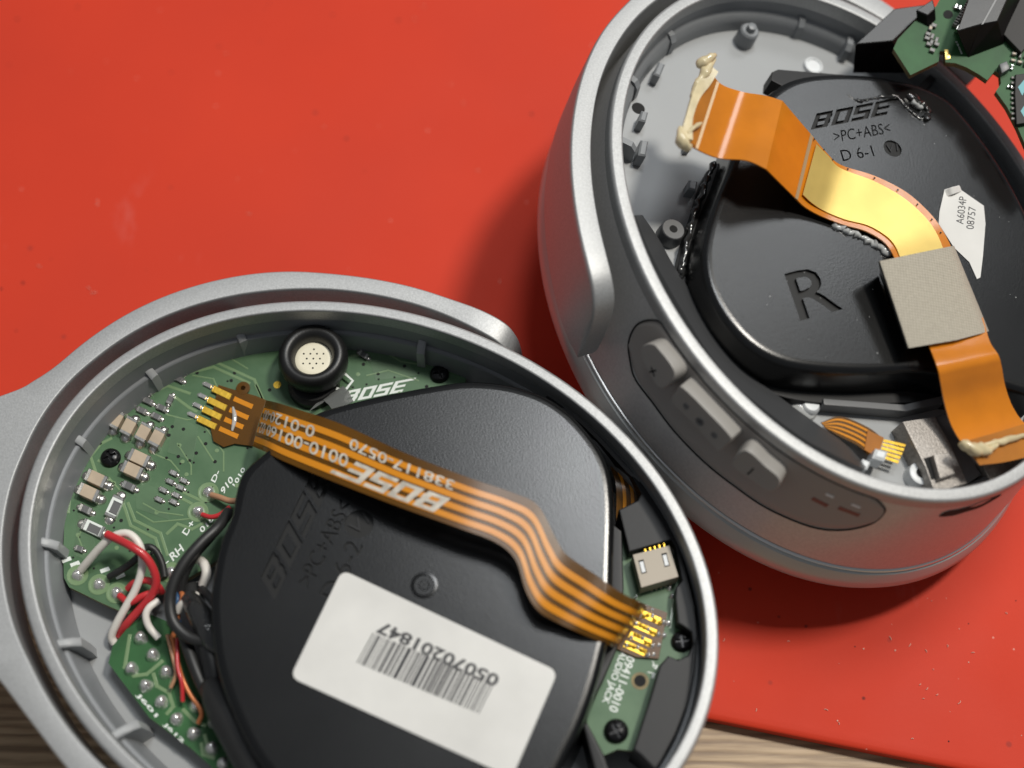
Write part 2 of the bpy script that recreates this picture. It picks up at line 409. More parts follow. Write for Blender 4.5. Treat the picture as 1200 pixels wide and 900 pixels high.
LOGO = {'B': [(0, 0, .28, 1), (.28, .8, .95, 1), (.28, .42, .95, .6), (.28, 0, .95, .2), (.68, .6, 1, .8), (.68, .2, 1, .42)],
        'O': [(0, 0, .28, 1), (.72, 0, 1, 1), (.28, .8, .72, 1), (.28, 0, .72, .2)],
        'S': [(0, .8, 1, 1), (0, .6, .28, .8), (0, .4, 1, .6), (.72, .2, 1, .4), (0, 0, 1, .2)],
        'E': [(0, 0, .28, 1), (.28, .82, 1.5, 1), (.28, .42, .95, .6), (.28, 0, .95, .2)]}
def put_logo(mb, O, X, Y, z0, z1, mi=0, fn=None):
    """heavy block letters of the maker's mark between O (lower left), X (lower right) and Y (upper left)"""
    O = Vector(O); X = Vector(X) - O; Y = Vector(Y) - O; k = 0.0
    for ch in 'BOSE':
        for x0, y0, x1, y1 in LOGO[ch]:
            e = 0.004
            q = [((k + x) / 4.45, y) for x, y in ((x0 - e, y0 - e), (x1 + e, y0 - e), (x1 + e, y1 + e), (x0 - e, y1 + e))] if fn is None and z1 - z0 > .4 else [((k + x) / 4.45, y) for x, y in ((x0, y0), (x1, y0), (x1, y1), (x0, y1))]
            r = []
            for z in (z0, z1):
                r.append([fn(x, y, z) if fn else (O.x + X.x * x + Y.x * y, O.y + X.y * x + Y.y * y, z) for x, y in q])
            mb.loft(r, mi=mi)
        k += 1.15
def cut(obj, cutter):
    cutter.parent = obj.parent; bpy.context.view_layer.update()
    md = obj.modifiers.new('cut', 'BOOLEAN'); md.operation = 'DIFFERENCE'; md.solver = 'EXACT'; md.object = cutter; md.use_self = True; md.material_mode = 'TRANSFER'
    dg = bpy.context.evaluated_depsgraph_get(); dg.update()
    me = bpy.data.meshes.new_from_object(obj.evaluated_get(dg)); nm = obj.data.name
    obj.modifiers.clear(); old = obj.data; obj.data = me; bpy.data.meshes.remove(old)
    bpy.data.objects.remove(cutter); finish(me, 35)
    for p in me.polygons:
        if abs(p.normal.z) > 0.9995: p.use_smooth = False
    me.update()

def ellipse(A, B, ang, n=144, cx=0, cy=0):
    ca, sa = math.cos(ang), math.sin(ang)
    return [(A * math.cos(t) * ca - B * math.sin(t) * sa + cx, A * math.cos(t) * sa + B * math.sin(t) * ca + cy) for t in [2 * math.pi * k / n for k in range(n)]]

def revolve(mb, prof, A, B, ang, z=0, loop=False, n=144, mi=0, cap0=False, cap1=False):
    rings = [[(x, y, h + z) for x, y in ellipse(A + o, B + o, ang, n)] for o, h in prof]
    return mb.loft(rings, loop=loop, cap0=cap0, cap1=cap1, mi=mi)

# ------------------------------------------------------------------ setting: table and mat
WF = Fr((0, 0, 0), (1, 0, 0), (0, 1, 0), (0, 0, 1))
MATZ, MATT = 0.0, 2.6
m = MB(); m.box((0, 0, -MATT - 20), (420, 0, 0), (0, 420, 0), 20, bev=0.01)
table = m.build('table_top', WOOD); tag(table, kind='structure')
e0, e1 = WF.P(835, 842, 0).xy, WF.P(1130, 901, 0).xy
d = (e1 - e0).normalized(); nrm = Vector((-d.y, d.x))
a = e0 - d * 260; b = e0 + d * 230
mp_ = [tuple(a), tuple(b), tuple(b + nrm * 330), tuple(a + nrm * 330)]
m = MB()
rings = [[(x, y, z) for x, y in inset(mp_, i)] for i, z in ((0.5, -MATT), (0.0, -MATT + 0.5), (0.0, -0.55), (0.25, -0.2), (0.7, -0.02), (1.4, 0.0))]
m.loft(rings)
mat_o = m.build('silicone_mat', REDMAT)
tag(mat_o, 'red silicone work mat lying on the wooden table under everything', 'mat')
# specks of dust and lint on the mat
m = MB()
lint = [(114, 238, 10, 95), (292, 251, 5, 20), (91, 8, 6, 130), (380, 149, 4, 0), (110, 343, 10, 170), (104, 338, 6, 30), (46, 312, 6, 200), (265, 63, 4, 10), (543, 121, 4, 60), (1043, 748, 7, 60),
        (1066, 756, 6, 125), (1078, 802, 4, 140), (1086, 807, 5, 130), (1124, 823, 7, 130), (1098, 814, 4, 150), (1085, 763, 5, 60), (1179, 719, 4, 40), (1110, 757, 4, 80), (1069, 866, 4, 0), (968, 832, 7, 20), (924, 752, 4, 0),
        (983, 848, 4, 80), (848, 750, 5, 120), (886, 832, 5, 100), (1082, 819, 3, 0), (1140, 765, 5, 0), (560, 200, 5, 20), (585, 330, 5, 100), (497, 8, 4, 0), (486, 23, 4, 30)]
for x, y, L_, an in lint:
    c = WF.P(x, y, 0); a_ = WF.P(x + math.cos(R_(an)) * L_ / 2, y + math.sin(R_(an)) * L_ / 2, 0) - c
    bb = Vector((-a_.y, a_.x, 0)).normalized() * random.uniform(0.02, 0.05)
    m.tube([c - a_ * .7 + Vector((0, 0, 0.06)), c + bb * 2 + Vector((0, 0, 0.12)), c + a_ * .7 + Vector((0, 0, 0.06))], 0.045, 5, 0 if (x, y) != (91, 8) else 1, sub=3)
for i in range(44):
    x, y = random.uniform(0, 1200), random.uniform(0, 900)
    if i % 3 == 0: x, y = random.uniform(950, 1200), random.uniform(690, 870)
    c = WF.P(x, y, 0)
    if (c.xy - e0).dot(nrm) < 2: continue
    r = random.uniform(0.05, 0.13)
    m.lathe(c, [(r, 0), (r * 0.9, r * 0.5), (r * 0.3, r * 0.8)], 5, mi=random.choice((0, 0, 1, 2)))
du = m.build('dust', [mat('lint', (0.66, 0.36, 0.28), 0.6), mat('dark_grit', (0.05, 0.01, 0.01), 0.7), mat('pink_grit', (0.55, 0.16, 0.12), 0.6)])
tag(du, 'pale specks of dust and lint scattered over the red mat', 'dust', kind='stuff')

# ================================================================== LEFT EAR CUP
LO = Vector((-16.45, -23.46, 0)); LH = 22.0
LA, LB, LANG = 40.63, 31.70, R_(153.5)
LF = Fr(LO, (1, 0, 0), (0, 1, 0), (0, 0, 1))
lc = LF.root('ear_cup', 'open silver earcup with a green circuit board and a barcode label', 'earcup', 'opened headphone earcups')
m = MB(); revolve(m, [(0.05, LH - 2.2), (0.0, LH - 0.7), (-0.06, LH - 0.3), (-0.2, LH - 0.09), (-0.4, LH - .02), (-1.25, LH + .02), (-1.42, LH - 0.03), (-1.5, LH - 0.12), (-1.55, LH - .4), (-1.57, LH - 2.2)], LA, LB, LANG, loop=True)
m.build('rim', SILVER, lc, smooth=50, wn=True)
CUPP = [(0.0, -1.6), (-0.3, -4), (-0.8, -9), (-1.3, -16)]
m = MB(); revolve(m, [(o - 0.02, LH + h) for o, h in CUPP], LA, LB, LANG); m.build('shell_wall', SHELL, lc)
CAPP = [(2.55, -16.0), (2.9, -16.4), (3.4, -17.6), (3.6, -18.8), (3.2, -20.0), (1.8, -21.0), (-2, -21.7), (-9, -22)]
m = MB(); revolve(m, [(o - 3.9, LH + h) for o, h in CAPP], LA, LB, LANG, cap1=True); m.build('base_cap', CAPM, lc)
LFL = 11.5
m = MB(); revolve(m, [(-1.5, LH - 1.0), (-1.62, LH - 4.7), (-1.7, LH - 4.85), (-2.0, LH - 4.9), (-2.15, LH - 5.05), (-2.6, LH - 7), (-3.0, LFL + 0.1)], LA, LB, LANG); m.build('inner_wall', GREY, lc, smooth=30)
m = MB(); m.loft([[(x, y, LFL) for x, y in ellipse(LA - 0.5, LB - 0.5, LANG)], [(x, y, LFL - 1) for x, y in ellipse(LA - 0.5, LB - 0.5, LANG)]]); m.build('inner_floor', GREYB, lc)
# moulded ribs on the wall
for x, y in ((279, 388), (171, 432), (85, 513), (52, 638), (78, 756), (147, 858), (496, 401)):
    c = LF.P(x, y, 17); inw = Vector((-c.x, -c.y, 0)).normalized(); sd = Vector((-inw.y, inw.x, 0))
    m = MB()
    pr = []
    for t, zt in ((-1.6, 18.4), (0.0, 18.2), (0.9, 17.9), (1.7, 17.2), (2.0, 14.0)):
        q = c + inw * t; pr.append([(q + sd * k).to_tuple()[:2] + (zz,) for k, zz in ((-0.5, LFL), (-0.5, zt - .18), (-0.3, zt), (0.3, zt), (0.5, zt - .18), (0.5, LFL))])
    m.loft(pr); m.build('wall_rib', GREYB, lc)

# ---- main board
BH = 14.0
pts = [(74, 650), (76, 597), (83, 565), (95, 536), (107, 512), (128, 484), (157, 458), (180, 440), (213, 424), (253, 409), (292, 400), (300, 407), (317, 412), (335, 405), (380, 396), (412, 399), (450, 402), (480, 408), (497, 417), (522, 421), (543, 431), (547, 438), (545, 452), (500, 480), (420, 500), (330, 560), (290, 620), (250, 660), (200, 690), (168, 702), (150, 720), (136, 714), (120, 707), (81, 688), (75, 677)]
m = MB(); m.prism(LF.poly(pts, BH), BH - 1.0, BH, mi=1, mcap=0)
board = m.build('main_board', [PCB, PCBE], lc, smooth=0)

def pads(fr, parent, name, pts, h, r, mat_, hh=0.03, seg=14):
    m = MB()
    for x, y in pts: m.lathe(fr.P(x, y, h), [(r, -0.01), (r, hh), (r * .6, hh + .005)], seg)
    return m.build(name, mat_, parent)
def tracks(fr, parent, lines, h, w_, mat_, name='copper_track'):
    m = MB()
    for ln in lines:
        P_ = [fr.P(x, y, h) for x, y in ln]
        for i in range(len(P_) - 1):
            a_, b_ = P_[i], P_[i + 1]; t = (b_ - a_).normalized(); n_ = Vector((-t.y, t.x, 0)) * w_ / 2; a_ = a_ - t * w_ * .4; b_ = b_ + t * w_ * .4
            m.loft([[a_ + n_, a_ - n_, b_ - n_, b_ + n_], [p + Vector((0, 0, 0.035 + 0.004 * (i % 2))) for p in (a_ + n_ * .7, a_ - n_ * .7, b_ - n_ * .7, b_ + n_ * .7)]])
    return m.build(name, mat_, parent, smooth=0)
tracks(LF, board, [[(227, 430), (252, 424), (298, 445), (309, 470)], [(222, 437), (250, 430), (292, 449)], [(176, 462), (196, 452), (222, 461)], [(206, 466), (222, 478), (230, 482)],
                   [(118, 520), (106, 535), (112, 553)], [(118, 520), (130, 514)], [(150, 590), (158, 610), (188, 625), (196, 650)], [(143, 586), (153, 616), (182, 631), (190, 655)], [(196, 625), (208, 614), (225, 620), (240, 612)],
                   [(412, 417), (420, 416)], [(215, 577), (238, 588)], [(205, 580), (224, 590)], [(84, 560), (80, 600)], [(300, 452), (312, 478)], [(128, 545), (116, 540)]], BH, 0.38, PCBL)
pads(LF, board, 'via', [(258, 416), (229, 424), (275, 437), (231, 437), (290, 410), (271, 446), (445, 409), (426, 427), (474, 429), (443, 438), (493, 421), (500, 453), (209, 535), (230, 531), (195, 537), (202, 500), (215, 503), (188, 513), (142, 610), (198, 510), (241, 520), (252, 541), (178, 648), (222, 540), (316, 457), (193, 448), (178, 440), (196, 503)], BH, 0.22, VOID)
pads(LF, board, 'gold_test_pad', [(325, 451)], BH, 0.48, GOLD, 0.04, 20)
random.seed(5)
vp = []
while len(vp) < 60:
    x, y = random.uniform(85, 535), random.uniform(405, 690)
    if y < 405 + max(0, (300 - x)) * 0.62 + 14 or x > 300 and y > 470: continue
    if x < 300 and y > 640 - (x - 85) * .1 and x > 200: continue
    vp.append((x, y))
pads(LF, board, 'via', vp[:36], BH, 0.14, VOID, 0.028, 8)
pads(LF, board, 'test_point', vp[36:], BH, 0.26, PCBL, 0.03, 12)
tracks(LF, board, [[(240, 500), (262, 530), (262, 552)], [(232, 512), (250, 540)], [(208, 520), (224, 545), (224, 556)], [(160, 470), (170, 462)], [(196, 486), (220, 492), (232, 490)], [(176, 530), (200, 540), (210, 552)], [(128, 560), (140, 574)],
                   [(100, 610), (92, 630), (96, 640)], [(150, 640), (172, 660)], [(424, 410), (450, 412), (470, 424), (500, 428)], [(430, 440), (455, 434), (490, 446)], [(245, 420), (270, 420), (290, 432)], [(168, 590), (186, 600), (214, 604)], [(160, 600), (180, 612), (222, 608)], [(262, 470), (250, 444), (226, 440)]], BH, 0.2, PCBL, 'fine_track')
for ii, pl in enumerate(([(206, 486), (232, 500), (226, 540), (196, 530)], [(92, 600), (86, 650), (100, 656), (112, 640), (104, 606)], [(156, 560), (182, 572), (200, 610), (160, 596)], [(430, 412), (470, 414), (490, 440), (440, 446)])):
    mq = MB(); mq.prism(LF.poly(pl, BH), BH - .02, BH + 0.022, 0.01); mq.build('copper_pour', PCBP, board, smooth=0)
# silk-screened logo and pad letters
def silk(fr, parent, items, h, hh=0.03, mat_=SILK, name='printed_text'):
    out = None
    m = MB()
    for body, o_, x_, y_, bold in items:
        q_ = fr.P(*o_, h); put_text(m, body, q_, fr.P(*x_, h), fr.P(*y_, h), q_.z + 0.004, q_.z + max(hh, 0.012), bold)
    return m.build(name, mat_, parent, smooth=0)
m = MB(); put_logo(m, LF.P(400, 473, BH), LF.P(472, 459, BH), LF.P(408, 458, BH), BH + .004, BH + .03); m.build('printed_logo', SILK, board, smooth=0)
silk(LF, board, [('D-', (252, 566), (258, 553), (247, 563), 0.02), ('D+', (219, 628), (229, 613), (213, 624), 0.02), ('910', (262, 580), (274, 563), (258, 574), 0.02), ('016', (237, 625), (251, 609), (233, 620), 0.02), ('1010', (276, 571), (288, 550), (272, 568), 0.02),
                 ('RH', (203, 658), (216, 645), (198, 650), 0.02), ('L', (192, 663), (198, 658), (188, 657), 0.02)], BH)
m = MB()
for x, y in ((78, 656), (88, 661), (123, 668), (141, 675)):
    c = LF.P(x, y, BH); m.box(c, (0.5, 0.2, 0), (-0.12, 0.22, 0), 0.03, bev=0.001)
m.build('printed_marks', SILK, board)

def comp(fr, parent, name, x, y, L_, W_, an, h0, H, mats=(CERAM, TIN), end=0.2, fillet=True):
    c = fr.P(x, y, h0); u = (math.cos(R_(an)), math.sin(R_(an)))
    a_ = fr.P(x + u[0] * L_ / 2, y + u[1] * L_ / 2, h0) - c; b_ = fr.P(x - u[1] * W_ / 2, y + u[0] * W_ / 2, h0) - c
    m = MB(); z = c.z
    c0 = Vector((c.x, c.y, 0))
    m.box(c0, a_ * (1 - end * .9), b_ * 0.95, H, 0, 0.05, z0=z)
    for s_ in (-1, 1):
        m.box(c0 + a_ * s_ * (1 - end), a_ * end, b_, H + 0.02, 1, 0.08, z0=z)
        if fillet:
            q = c0 + a_ * s_ * 1.12; r_ = b_.length * 0.9
            m.lathe(Vector((q.x, q.y, z)), [(r_, 0.0), (r_ * .85, H * .25), (r_ * .55, H * .45), (r_ * .1, H * .55)], 10, 1)
    return m.build(name, list(mats), parent, smooth=40)

for x, y in ((138, 495), (153, 503), (170, 510), (186, 516)): comp(LF, board, 'capacitor', x, y, 22, 14, 118, BH, 1.1)
for x, y in ((165, 540), (157, 554), (115, 564), (106, 580)): comp(LF, board, 'capacitor', x, y, 25, 15, 25, BH, 1.1)
for x, y in ((152, 571), (101, 598)): comp(LF, board, 'small_capacitor', x, y, 16, 9, 25, BH, 0.5, (RESI, TIN), 0.3)
r1 = comp(LF, board, 'resistor', 135, 595, 27, 14, 115, BH, 0.5, (SILK, TIN), 0.16)
r2 = comp(LF, board, 'resistor', 110, 620, 27, 14, 25, BH, 0.5, (SILK, TIN), 0.16)
for x, y, an in ((135, 595, 115), (110, 620, 25)): comp(LF, board, 'resistor_face', x, y, 15, 10, an, BH + 0.5, 0.05, (RESI, RESI), 0.1, False)
comp(LF, board, 'small_resistor', 94, 644, 10, 7, 20, BH, 0.4, (RESI, TIN), 0.3)
for x, y, an in ((205, 436, 115), (219, 433, 115), (210, 445, 25), (177, 458, 115), (174, 471, 25), (167, 482, 25), (184, 489, 25), (190, 479, 25), (200, 469, 115), (426, 417, 30)):
    comp(LF, board, 'chip_resistor', x, y, 12, 7, an, BH, 0.4, (RESI, TIN), 0.3)
for x, y in ((204, 555), (200, 565), (192, 575), (187, 586), (216, 564), (212, 572), (207, 581), (204, 589)):
    comp(LF, board, 'chip_capacitor', x, y, 9, 6, 25, BH, 0.36, (TIN, TIN), 0.4)

def solder(fr, parent, x, y, h, r=0.74, hh=0.8, ring=True, name='solder_joint'):
    c = fr.P(x, y, h); m = MB()
    if ring: m.lathe(c, [(1.25, -0.02), (1.25, 0.05), (0.98, 0.06), (0.9, 0.03)], 24, 1)
    seg = 14; rings = []; ph = random.uniform(0, 6)
    for k, (rr, z) in enumerate(((1.05, 0.0), (1.0, 0.12), (0.85, 0.45), (0.62, 0.75), (0.35, 0.95), (0.08, 1.0))):
        rings.append([(c.x + r * rr * (1 + .09 * math.sin(2 * t + ph + k)) * math.cos(t) + .08 * z, c.y + r * rr * (1 + .09 * math.sin(3 * t + ph)) * math.sin(t) + .08 * z, c.z + z * hh) for t in [2 * math.pi * i / seg for i in range(seg)]])
    m.loft(rings)
    return m.build(name, [SOLDER, PCBL], parent, smooth=60)
for x, y in ((91, 674), (116, 685), (137, 695), (244, 577), (232, 600), (201, 671)): solder(LF, board, x, y, BH)

# screws (one mesh, shared)
def make_screw_mesh():
    m = MB(); m.lathe((0, 0, 0), [(1.2, -0.5), (1.22, 0.1), (1.12, 0.45), (0.85, 0.66), (0.4, 0.76), (0.02, 0.78)], 28)
    o = m.build('screw', RUBBER)
    c = MB(); c.box((0, 0, 0.36), (0.78, 0, 0), (0, 0.17, 0), 1, bev=0.001); co = c.build('c', RUBBER); cut(o, co)
    c = MB(); c.box((0, 0, 0.36), (0.17, 0, 0), (0, 0.78, 0), 1, bev=0.001); co = c.build('c', RUBBER); cut(o, co)
    me = o.data; bpy.data.objects.remove(o); return me
SCREWM = mat('black_screw', (0.016, 0.016, 0.017), 0.30, 0.6)
SCREW = make_screw_mesh(); SCREW.materials.clear(); SCREW.materials.append(SCREWM)
def screw(fr, parent, x, y, h, rot=0.3, s=1.0):
    o = bpy.data.objects.new('screw', SCREW); COL.objects.link(o); o.parent = parent; o.location = fr.P(x, y, h) * S; o.rotation_euler.z = rot; o.scale = (s, s, s); return o
screw(LF, board, 515, 439, BH, 0.25, 0.98); screw(LF, board, 130, 537, BH, 0.5, 1.0)

# ---- lower solder board
pts = [(127, 777), (132, 757), (150, 735), (172, 718), (200, 730), (230, 790), (262, 840), (300, 910), (262, 915), (247, 898), (225, 878), (175, 841)]
m = MB(); m.prism(LF.poly(pts, BH), BH - 1.0, BH, mi=1, mcap=0); board2 = m.build('lower_board', [PCBV, PCBE], lc, smooth=0)
for x, y in ((165, 748), (179, 768), (154, 784), (195, 788), (171, 804), (189, 823), (207, 843), (227, 860), (230, 827), (248, 877), (262, 895), (251, 846)): solder(LF, board2, x, y, BH, 0.80, 1.15, False)
tracks(LF, board2, [[(152, 745), (146, 782), (157, 792), (172, 790), (190, 775)], [(180, 790), (184, 804), (198, 812), (203, 790)], [(198, 812), (203, 828), (196, 836)], [(215, 832), (228, 845), (240, 850)], [(240, 862), (243, 874)], [(236, 872), (238, 884), (250, 888)]], BH, 0.42, PCBL)
silk(LF, board2, [('J601', (158, 815), (181, 842), (163, 811), 0.03), ('J612', (190, 850), (213, 872), (194, 846), 0.03)], BH)

# ---- driver housing
HT = 22.6
hp = [(310, 532), (336, 510), (370, 486), (400, 476), (440, 466), (475, 459), (515, 452), (550, 448), (590, 451), (625, 460), (650, 472), (675, 492), (700, 522), (712, 545), (718, 570), (720, 605), (719, 650), (718, 690), (716, 730), (704, 785), (690, 830), (668, 880), (630, 940), (540, 985), (430, 980), (350, 945), (300, 890), (268, 825), (252, 770), (247, 710), (250, 680), (258, 640), (272, 605), (276, 582), (285, 555)]
o_ = LF.smooth(hp, 21.8, 150)
rings = []
for i, z in ((-0.5, LFL), (-0.1, 16.5), (0.0, 21.5), (0.07, 21.95), (0.22, 22.28), (0.48, 22.48), (0.75, 22.57), (1.1, HT)):
    rings.append([(x, y, z) for x, y in inset_dense(o_, i)])
m = MB(); m.loft(rings); house = m.build('driver_housing', BLACK, lc, smooth=50)
c = MB()
put_logo(c, LF.P(322, 703, HT), LF.P(388, 566, HT), LF.P(306, 676, HT), HT - 0.30, HT + 0.6)
put_text(c, '>PC+ABS<', LF.P(364, 690, HT), LF.P(413, 592, HT), LF.P(347, 681, HT), HT - 0.22, HT + 0.6)
put_text(c, 'D.6-2', LF.P(393, 705, HT), LF.P(426, 640, HT), LF.P(374, 696, HT), HT - 0.22, HT + 0.6)
c.lathe(LF.P(421, 614, HT), [(1.62, -0.22), (1.62, 0.6)], 32)
cut(house, c.build('c', ENGR))
m = MB(); put_text(m, 'V1', LF.P(416, 628, HT - .2), LF.P(434, 612, HT - .2), LF.P(408, 616, HT - .2), HT - 0.215, HT - 0.05); m.build('embossed_mark', BLACKS, house, smooth=0)
m = MB(); m.lathe(LF.P(497, 686, HT), [(1.55, -0.1), (1.5, 0.08), (1.2, 0.12), (1.1, 0.02), (0.6, 0.02), (0.5, 0.1), (0.15, 0.1), (0.12, 0.0)], 28); m.build('gate_boss', BLACK, house)
# side ledge of the housing by the jack board
m = MB(); m.prism(LF.poly([(714, 610), (729, 622), (731, 690), (724, 757), (707, 797), (690, 828), (688, 846), (708, 885), (716, 910), (700, 915), (683, 850), (700, 785), (712, 740)], 18.2), LFL, 18.2, 0.3); m.build('housing_ledge', BLACKS, lc, smooth=40)

# ---- barcode label
m = MB()
lab = [LF.P(*p, HT).xy for p in ((401, 668), (654, 787), (600, 912), (340, 794))]
rp = []
for i in range(4):
    p, a_, b_ = lab[i], lab[i - 1], lab[(i + 1) % 4]
    ta = (a_ - p).normalized() * 1.1; tb = (b_ - p).normalized() * 1.1
    for k in range(6):
        t = k / 5; rp.append(tuple((p + ta) * (1 - t) ** 2 + p * 2 * t * (1 - t) + (p + tb) * t * t))
m.prism(rp, HT - 0.02, HT + 0.14, 0.03); label = m.build('label', PAPER, lc); tag(label, 'white paper label with upside-down number and barcode')
silk(LF, label, [('05070201847', (587, 792), (447, 727), (580, 806), 0.03)], HT + 0.14, 0.012, INK, 'printed_number')
m = MB(); random.seed(3)
b0, b1, b2 = LF.P(437, 742, HT), LF.P(580, 801, HT), LF.P(418, 777, HT); X, Y = b1 - b0, b2 - b0
t = 0.0
while t < 0.985:
    w_ = random.choice((0.009, 0.009, 0.016, 0.022)) * (1.5 if 0.25 < t < 0.45 else 1.0); w_ = min(w_, 1 - t)
    q = [b0 + X * t, b0 + X * (t + w_), b0 + X * (t + w_) + Y, b0 + X * t + Y]
    m.loft([[(p.x, p.y, HT + 0.142) for p in q], [(p.x, p.y, HT + 0.152) for p in q]])
    t += w_ + random.choice((0.007, 0.011, 0.016))
m.build('printed_barcode', INK, label, smooth=0)

# ---- jack frame, jack board, port
FH = 18.6
pts = [(640, 463), (668, 472), (702, 500), (732, 530), (759, 561), (778, 585), (790, 615), (799, 645), (808, 680), (815, 710), (818, 745), (815, 785), (806, 825), (792, 860), (776, 890), (768, 902), (752, 886), (742, 878), (748, 860), (762, 817), (773, 780), (783, 768), (795, 773), (806, 768), (812, 755), (810, 741), (802, 735), (794, 730), (791, 700), (792, 688), (799, 680), (791, 640), (786, 633), (737, 647), (725, 597), (747, 586), (751, 578), (737, 553), (722, 540), (700, 513), (672, 490), (640, 470)]
m = MB(); m.prism(LF.poly(pts, FH), LFL, FH, 0.25); m.build('jack_frame', BLACKS, lc, smooth=40)
m = MB(); m.strip([LF.P(640, 466, 17.6), LF.P(675, 478, 18), LF.P(706, 500, 18), LF.P(742, 538, 17.8), LF.P(756, 558, 17.6)], [LF.P(634, 472, 17.8), LF.P(668, 482, 18.9), LF.P(698, 508, 19.1), LF.P(733, 546, 18.9), LF.P(752, 563, 18.8)], 0.5); m.build('frame_lip', GREYD, lc)
JH = 16.6
pts = [(722, 640), (735, 600), (790, 625), (800, 660), (806, 700), (812, 745), (812, 772), (783, 773), (773, 785), (762, 820), (748, 862), (742, 880), (724, 878), (708, 885), (687, 845), (707, 795), (720, 757), (727, 700)]
m = MB(); m.prism(LF.poly(pts, JH), JH - 0.9, JH, mi=1, mcap=0); jb = m.build('jack_board', [PCB, PCBE], lc, smooth=0)
screw(LF, jb, 799, 752, JH, 0.1, 1.0); screw(LF, jb, 722, 857, JH, 0.5, 1.12)
m = MB(); m.lathe(LF.P(750, 798, JH), [(0.98, 0), (0.98, 0.03), (0.62, 0.035)], 24, 1); m.lathe(LF.P(750, 798, JH), [(0.66, 0.02), (0.66, 0.045), (0.3, 0.045)], 20, 0); m.build('board_hole', [VOID, PCBE], jb)
silk(LF, jb, [('AUDIO JACK', (725, 761), (703, 822), (735, 765), 0.02), ('109411-0010', (736, 763), (713, 832), (746, 767), 0.02), ('R', (771, 780), (764, 774), (769, 785), 0.02), ('L', (768, 789), (759, 787), (766, 795), 0.02)], JH)
tracks(LF, jb, [[(790, 700), (785, 735)], [(752, 692), (745, 700), (735, 720)], [(757, 682), (750, 695), (738, 710)]], JH, 0.35, PCBL)
q = [LF.P(*p, 18.6).xy for p in ((741, 651), (784, 640), (795, 677), (751, 690))]
m = MB(); m.prism([tuple(p) for p in q], JH, 19.0, 0.12)
port = m.build('usb_port', PORT, lc); tag(port, 'small cream-coloured metal micro usb socket')
for (x, y) in ((753, 664), (780, 656)):
    comp(LF, port, 'port_slot', x, y, 16, 6.5, 76, 19.0, 0.02, (VOID, VOID), 0.1, False)
    comp(LF, port, 'port_tab', x, y + 0.5, 13, 4.8, 76, 19.0, 0.06, (WHITEP, WHITEP), 0.1, False)
for k in range(5):
    comp(LF, port, 'port_pin', 756 + k * 5.5, 647 - k * 1.6, 5, 2.6, 76, 18.0, 0.5, (GOLD, GOLD), 0.2, False)
    comp(LF, port, 'port_pin', 763 + k * 5.5, 690 - k * 1.6, 7, 2.4, 76, JH, 0.25, (GOLD, TIN), 0.2, False)
for x, y in ((788, 681), (784, 690), (787, 699)): solder(LF, jb, x, y, JH, 0.32, 0.4, False)

# ---- ribbon cable
def hz(px):   # height of the ribbon over the cup along its run
    k = [(240, 14.4), (285, 14.8), (300, 16.5), (304, 17.6), (318, 21.9), (335, 23.3), (370, 24.6), (430, 26.2), (500, 27.0), (560, 27.0), (620, 26.4), (660, 25.2), (690, 24.2), (712, 23.8), (726, 23.0), (733, 21.4), (740, 17.4), (760, 17.0), (800, 16.9)]
    for (a_, ha), (b_, hb) in zip(k, k[1:]):
        if px <= b_: t = (px - a_) / (b_ - a_); return ha + (hb - ha) * t
    return k[-1][1]
up = [(312, 469), (325, 472), (350, 480), (400, 497), (475, 531), (550, 560), (600, 577), (630, 592), (650, 628), (664, 650), (697, 673), (727, 694), (751, 706), (759, 710)]
lo = [(296, 523), (312, 530), (334, 541), (385, 562), (460, 591), (535, 618), (580, 635), (604, 656), (616, 692), (630, 715), (652, 729), (682, 743), (713, 756), (721, 760)]
Lp = [LF.P(x, y, hz((x + x2) / 2)) for (x, y), (x2, _) in zip(up, lo)]; Rp = [LF.P(x, y, hz((x + x2) / 2)) for (x, y), (x2, _) in zip(lo, up)]
m = MB(); m.strip(Lp, Rp, 0.10); ribbon = m.build('ribbon_cable', KAPTON, lc, smooth=60); tag(ribbon, 'amber ribbon cable arching over the black housing')
UPV = Vector((0, 0, 0.07))
for k in range(4):
    f = 0.17 + k * 0.205
    m = MB(); m.strip([a_.lerp(b_, f) + UPV for a_, b_ in zip(Lp, Rp)], [a_.lerp(b_, f + 0.115) + UPV for a_, b_ in zip(Lp, Rp)], 0.07)
    m.build('trace', TRACE, ribbon, smooth=60)
# printing on the ribbon follows its surface
Lc, Rc = catmull(Lp, 12), catmull(Rp, 12)
ARC = [0.0]
for i in range(len(Lc) - 1): ARC.append(ARC[-1] + ((Lc[i + 1] + Rc[i + 1]) / 2 - (Lc[i] + Rc[i]) / 2).length)
def on_ribbon(s_, t_, z):
    s_ = max(0, min(1, s_)) * ARC[-1]; i = 0
    while i < len(ARC) - 2 and ARC[i + 1] < s_: i += 1
    u = (s_ - ARC[i]) / max(ARC[i + 1] - ARC[i], 1e-9)
    p = Lc[i].lerp(Lc[i + 1], u).lerp(Rc[i].lerp(Rc[i + 1], u), t_)
    return p + Vector((0, 0, 0.09 + z))
def rib_text(body, s0, s1, t0, t1, bold):
    m = MB(); put_text(m, body, (0, 0, 0), (1, 0, 0), (0, 1, 0), 0, 0.03, bold, fn=lambda x, y, z: on_ribbon(s0 + (s1 - s0) * x, t0 + (t1 - t0) * y, z))
    return m.build('printed_text', SILKR, ribbon, smooth=0)
rib_text('338117-0570', 0.50, 0.28, 0.16, 0.36, 0.012)
rib_text('0-0120-00', 0.20, 0.015, 0.20, 0.42, 0.012)
rib_text('0010-00160 02', 0.285, 0.012, 0.47, 0.70, 0.012)
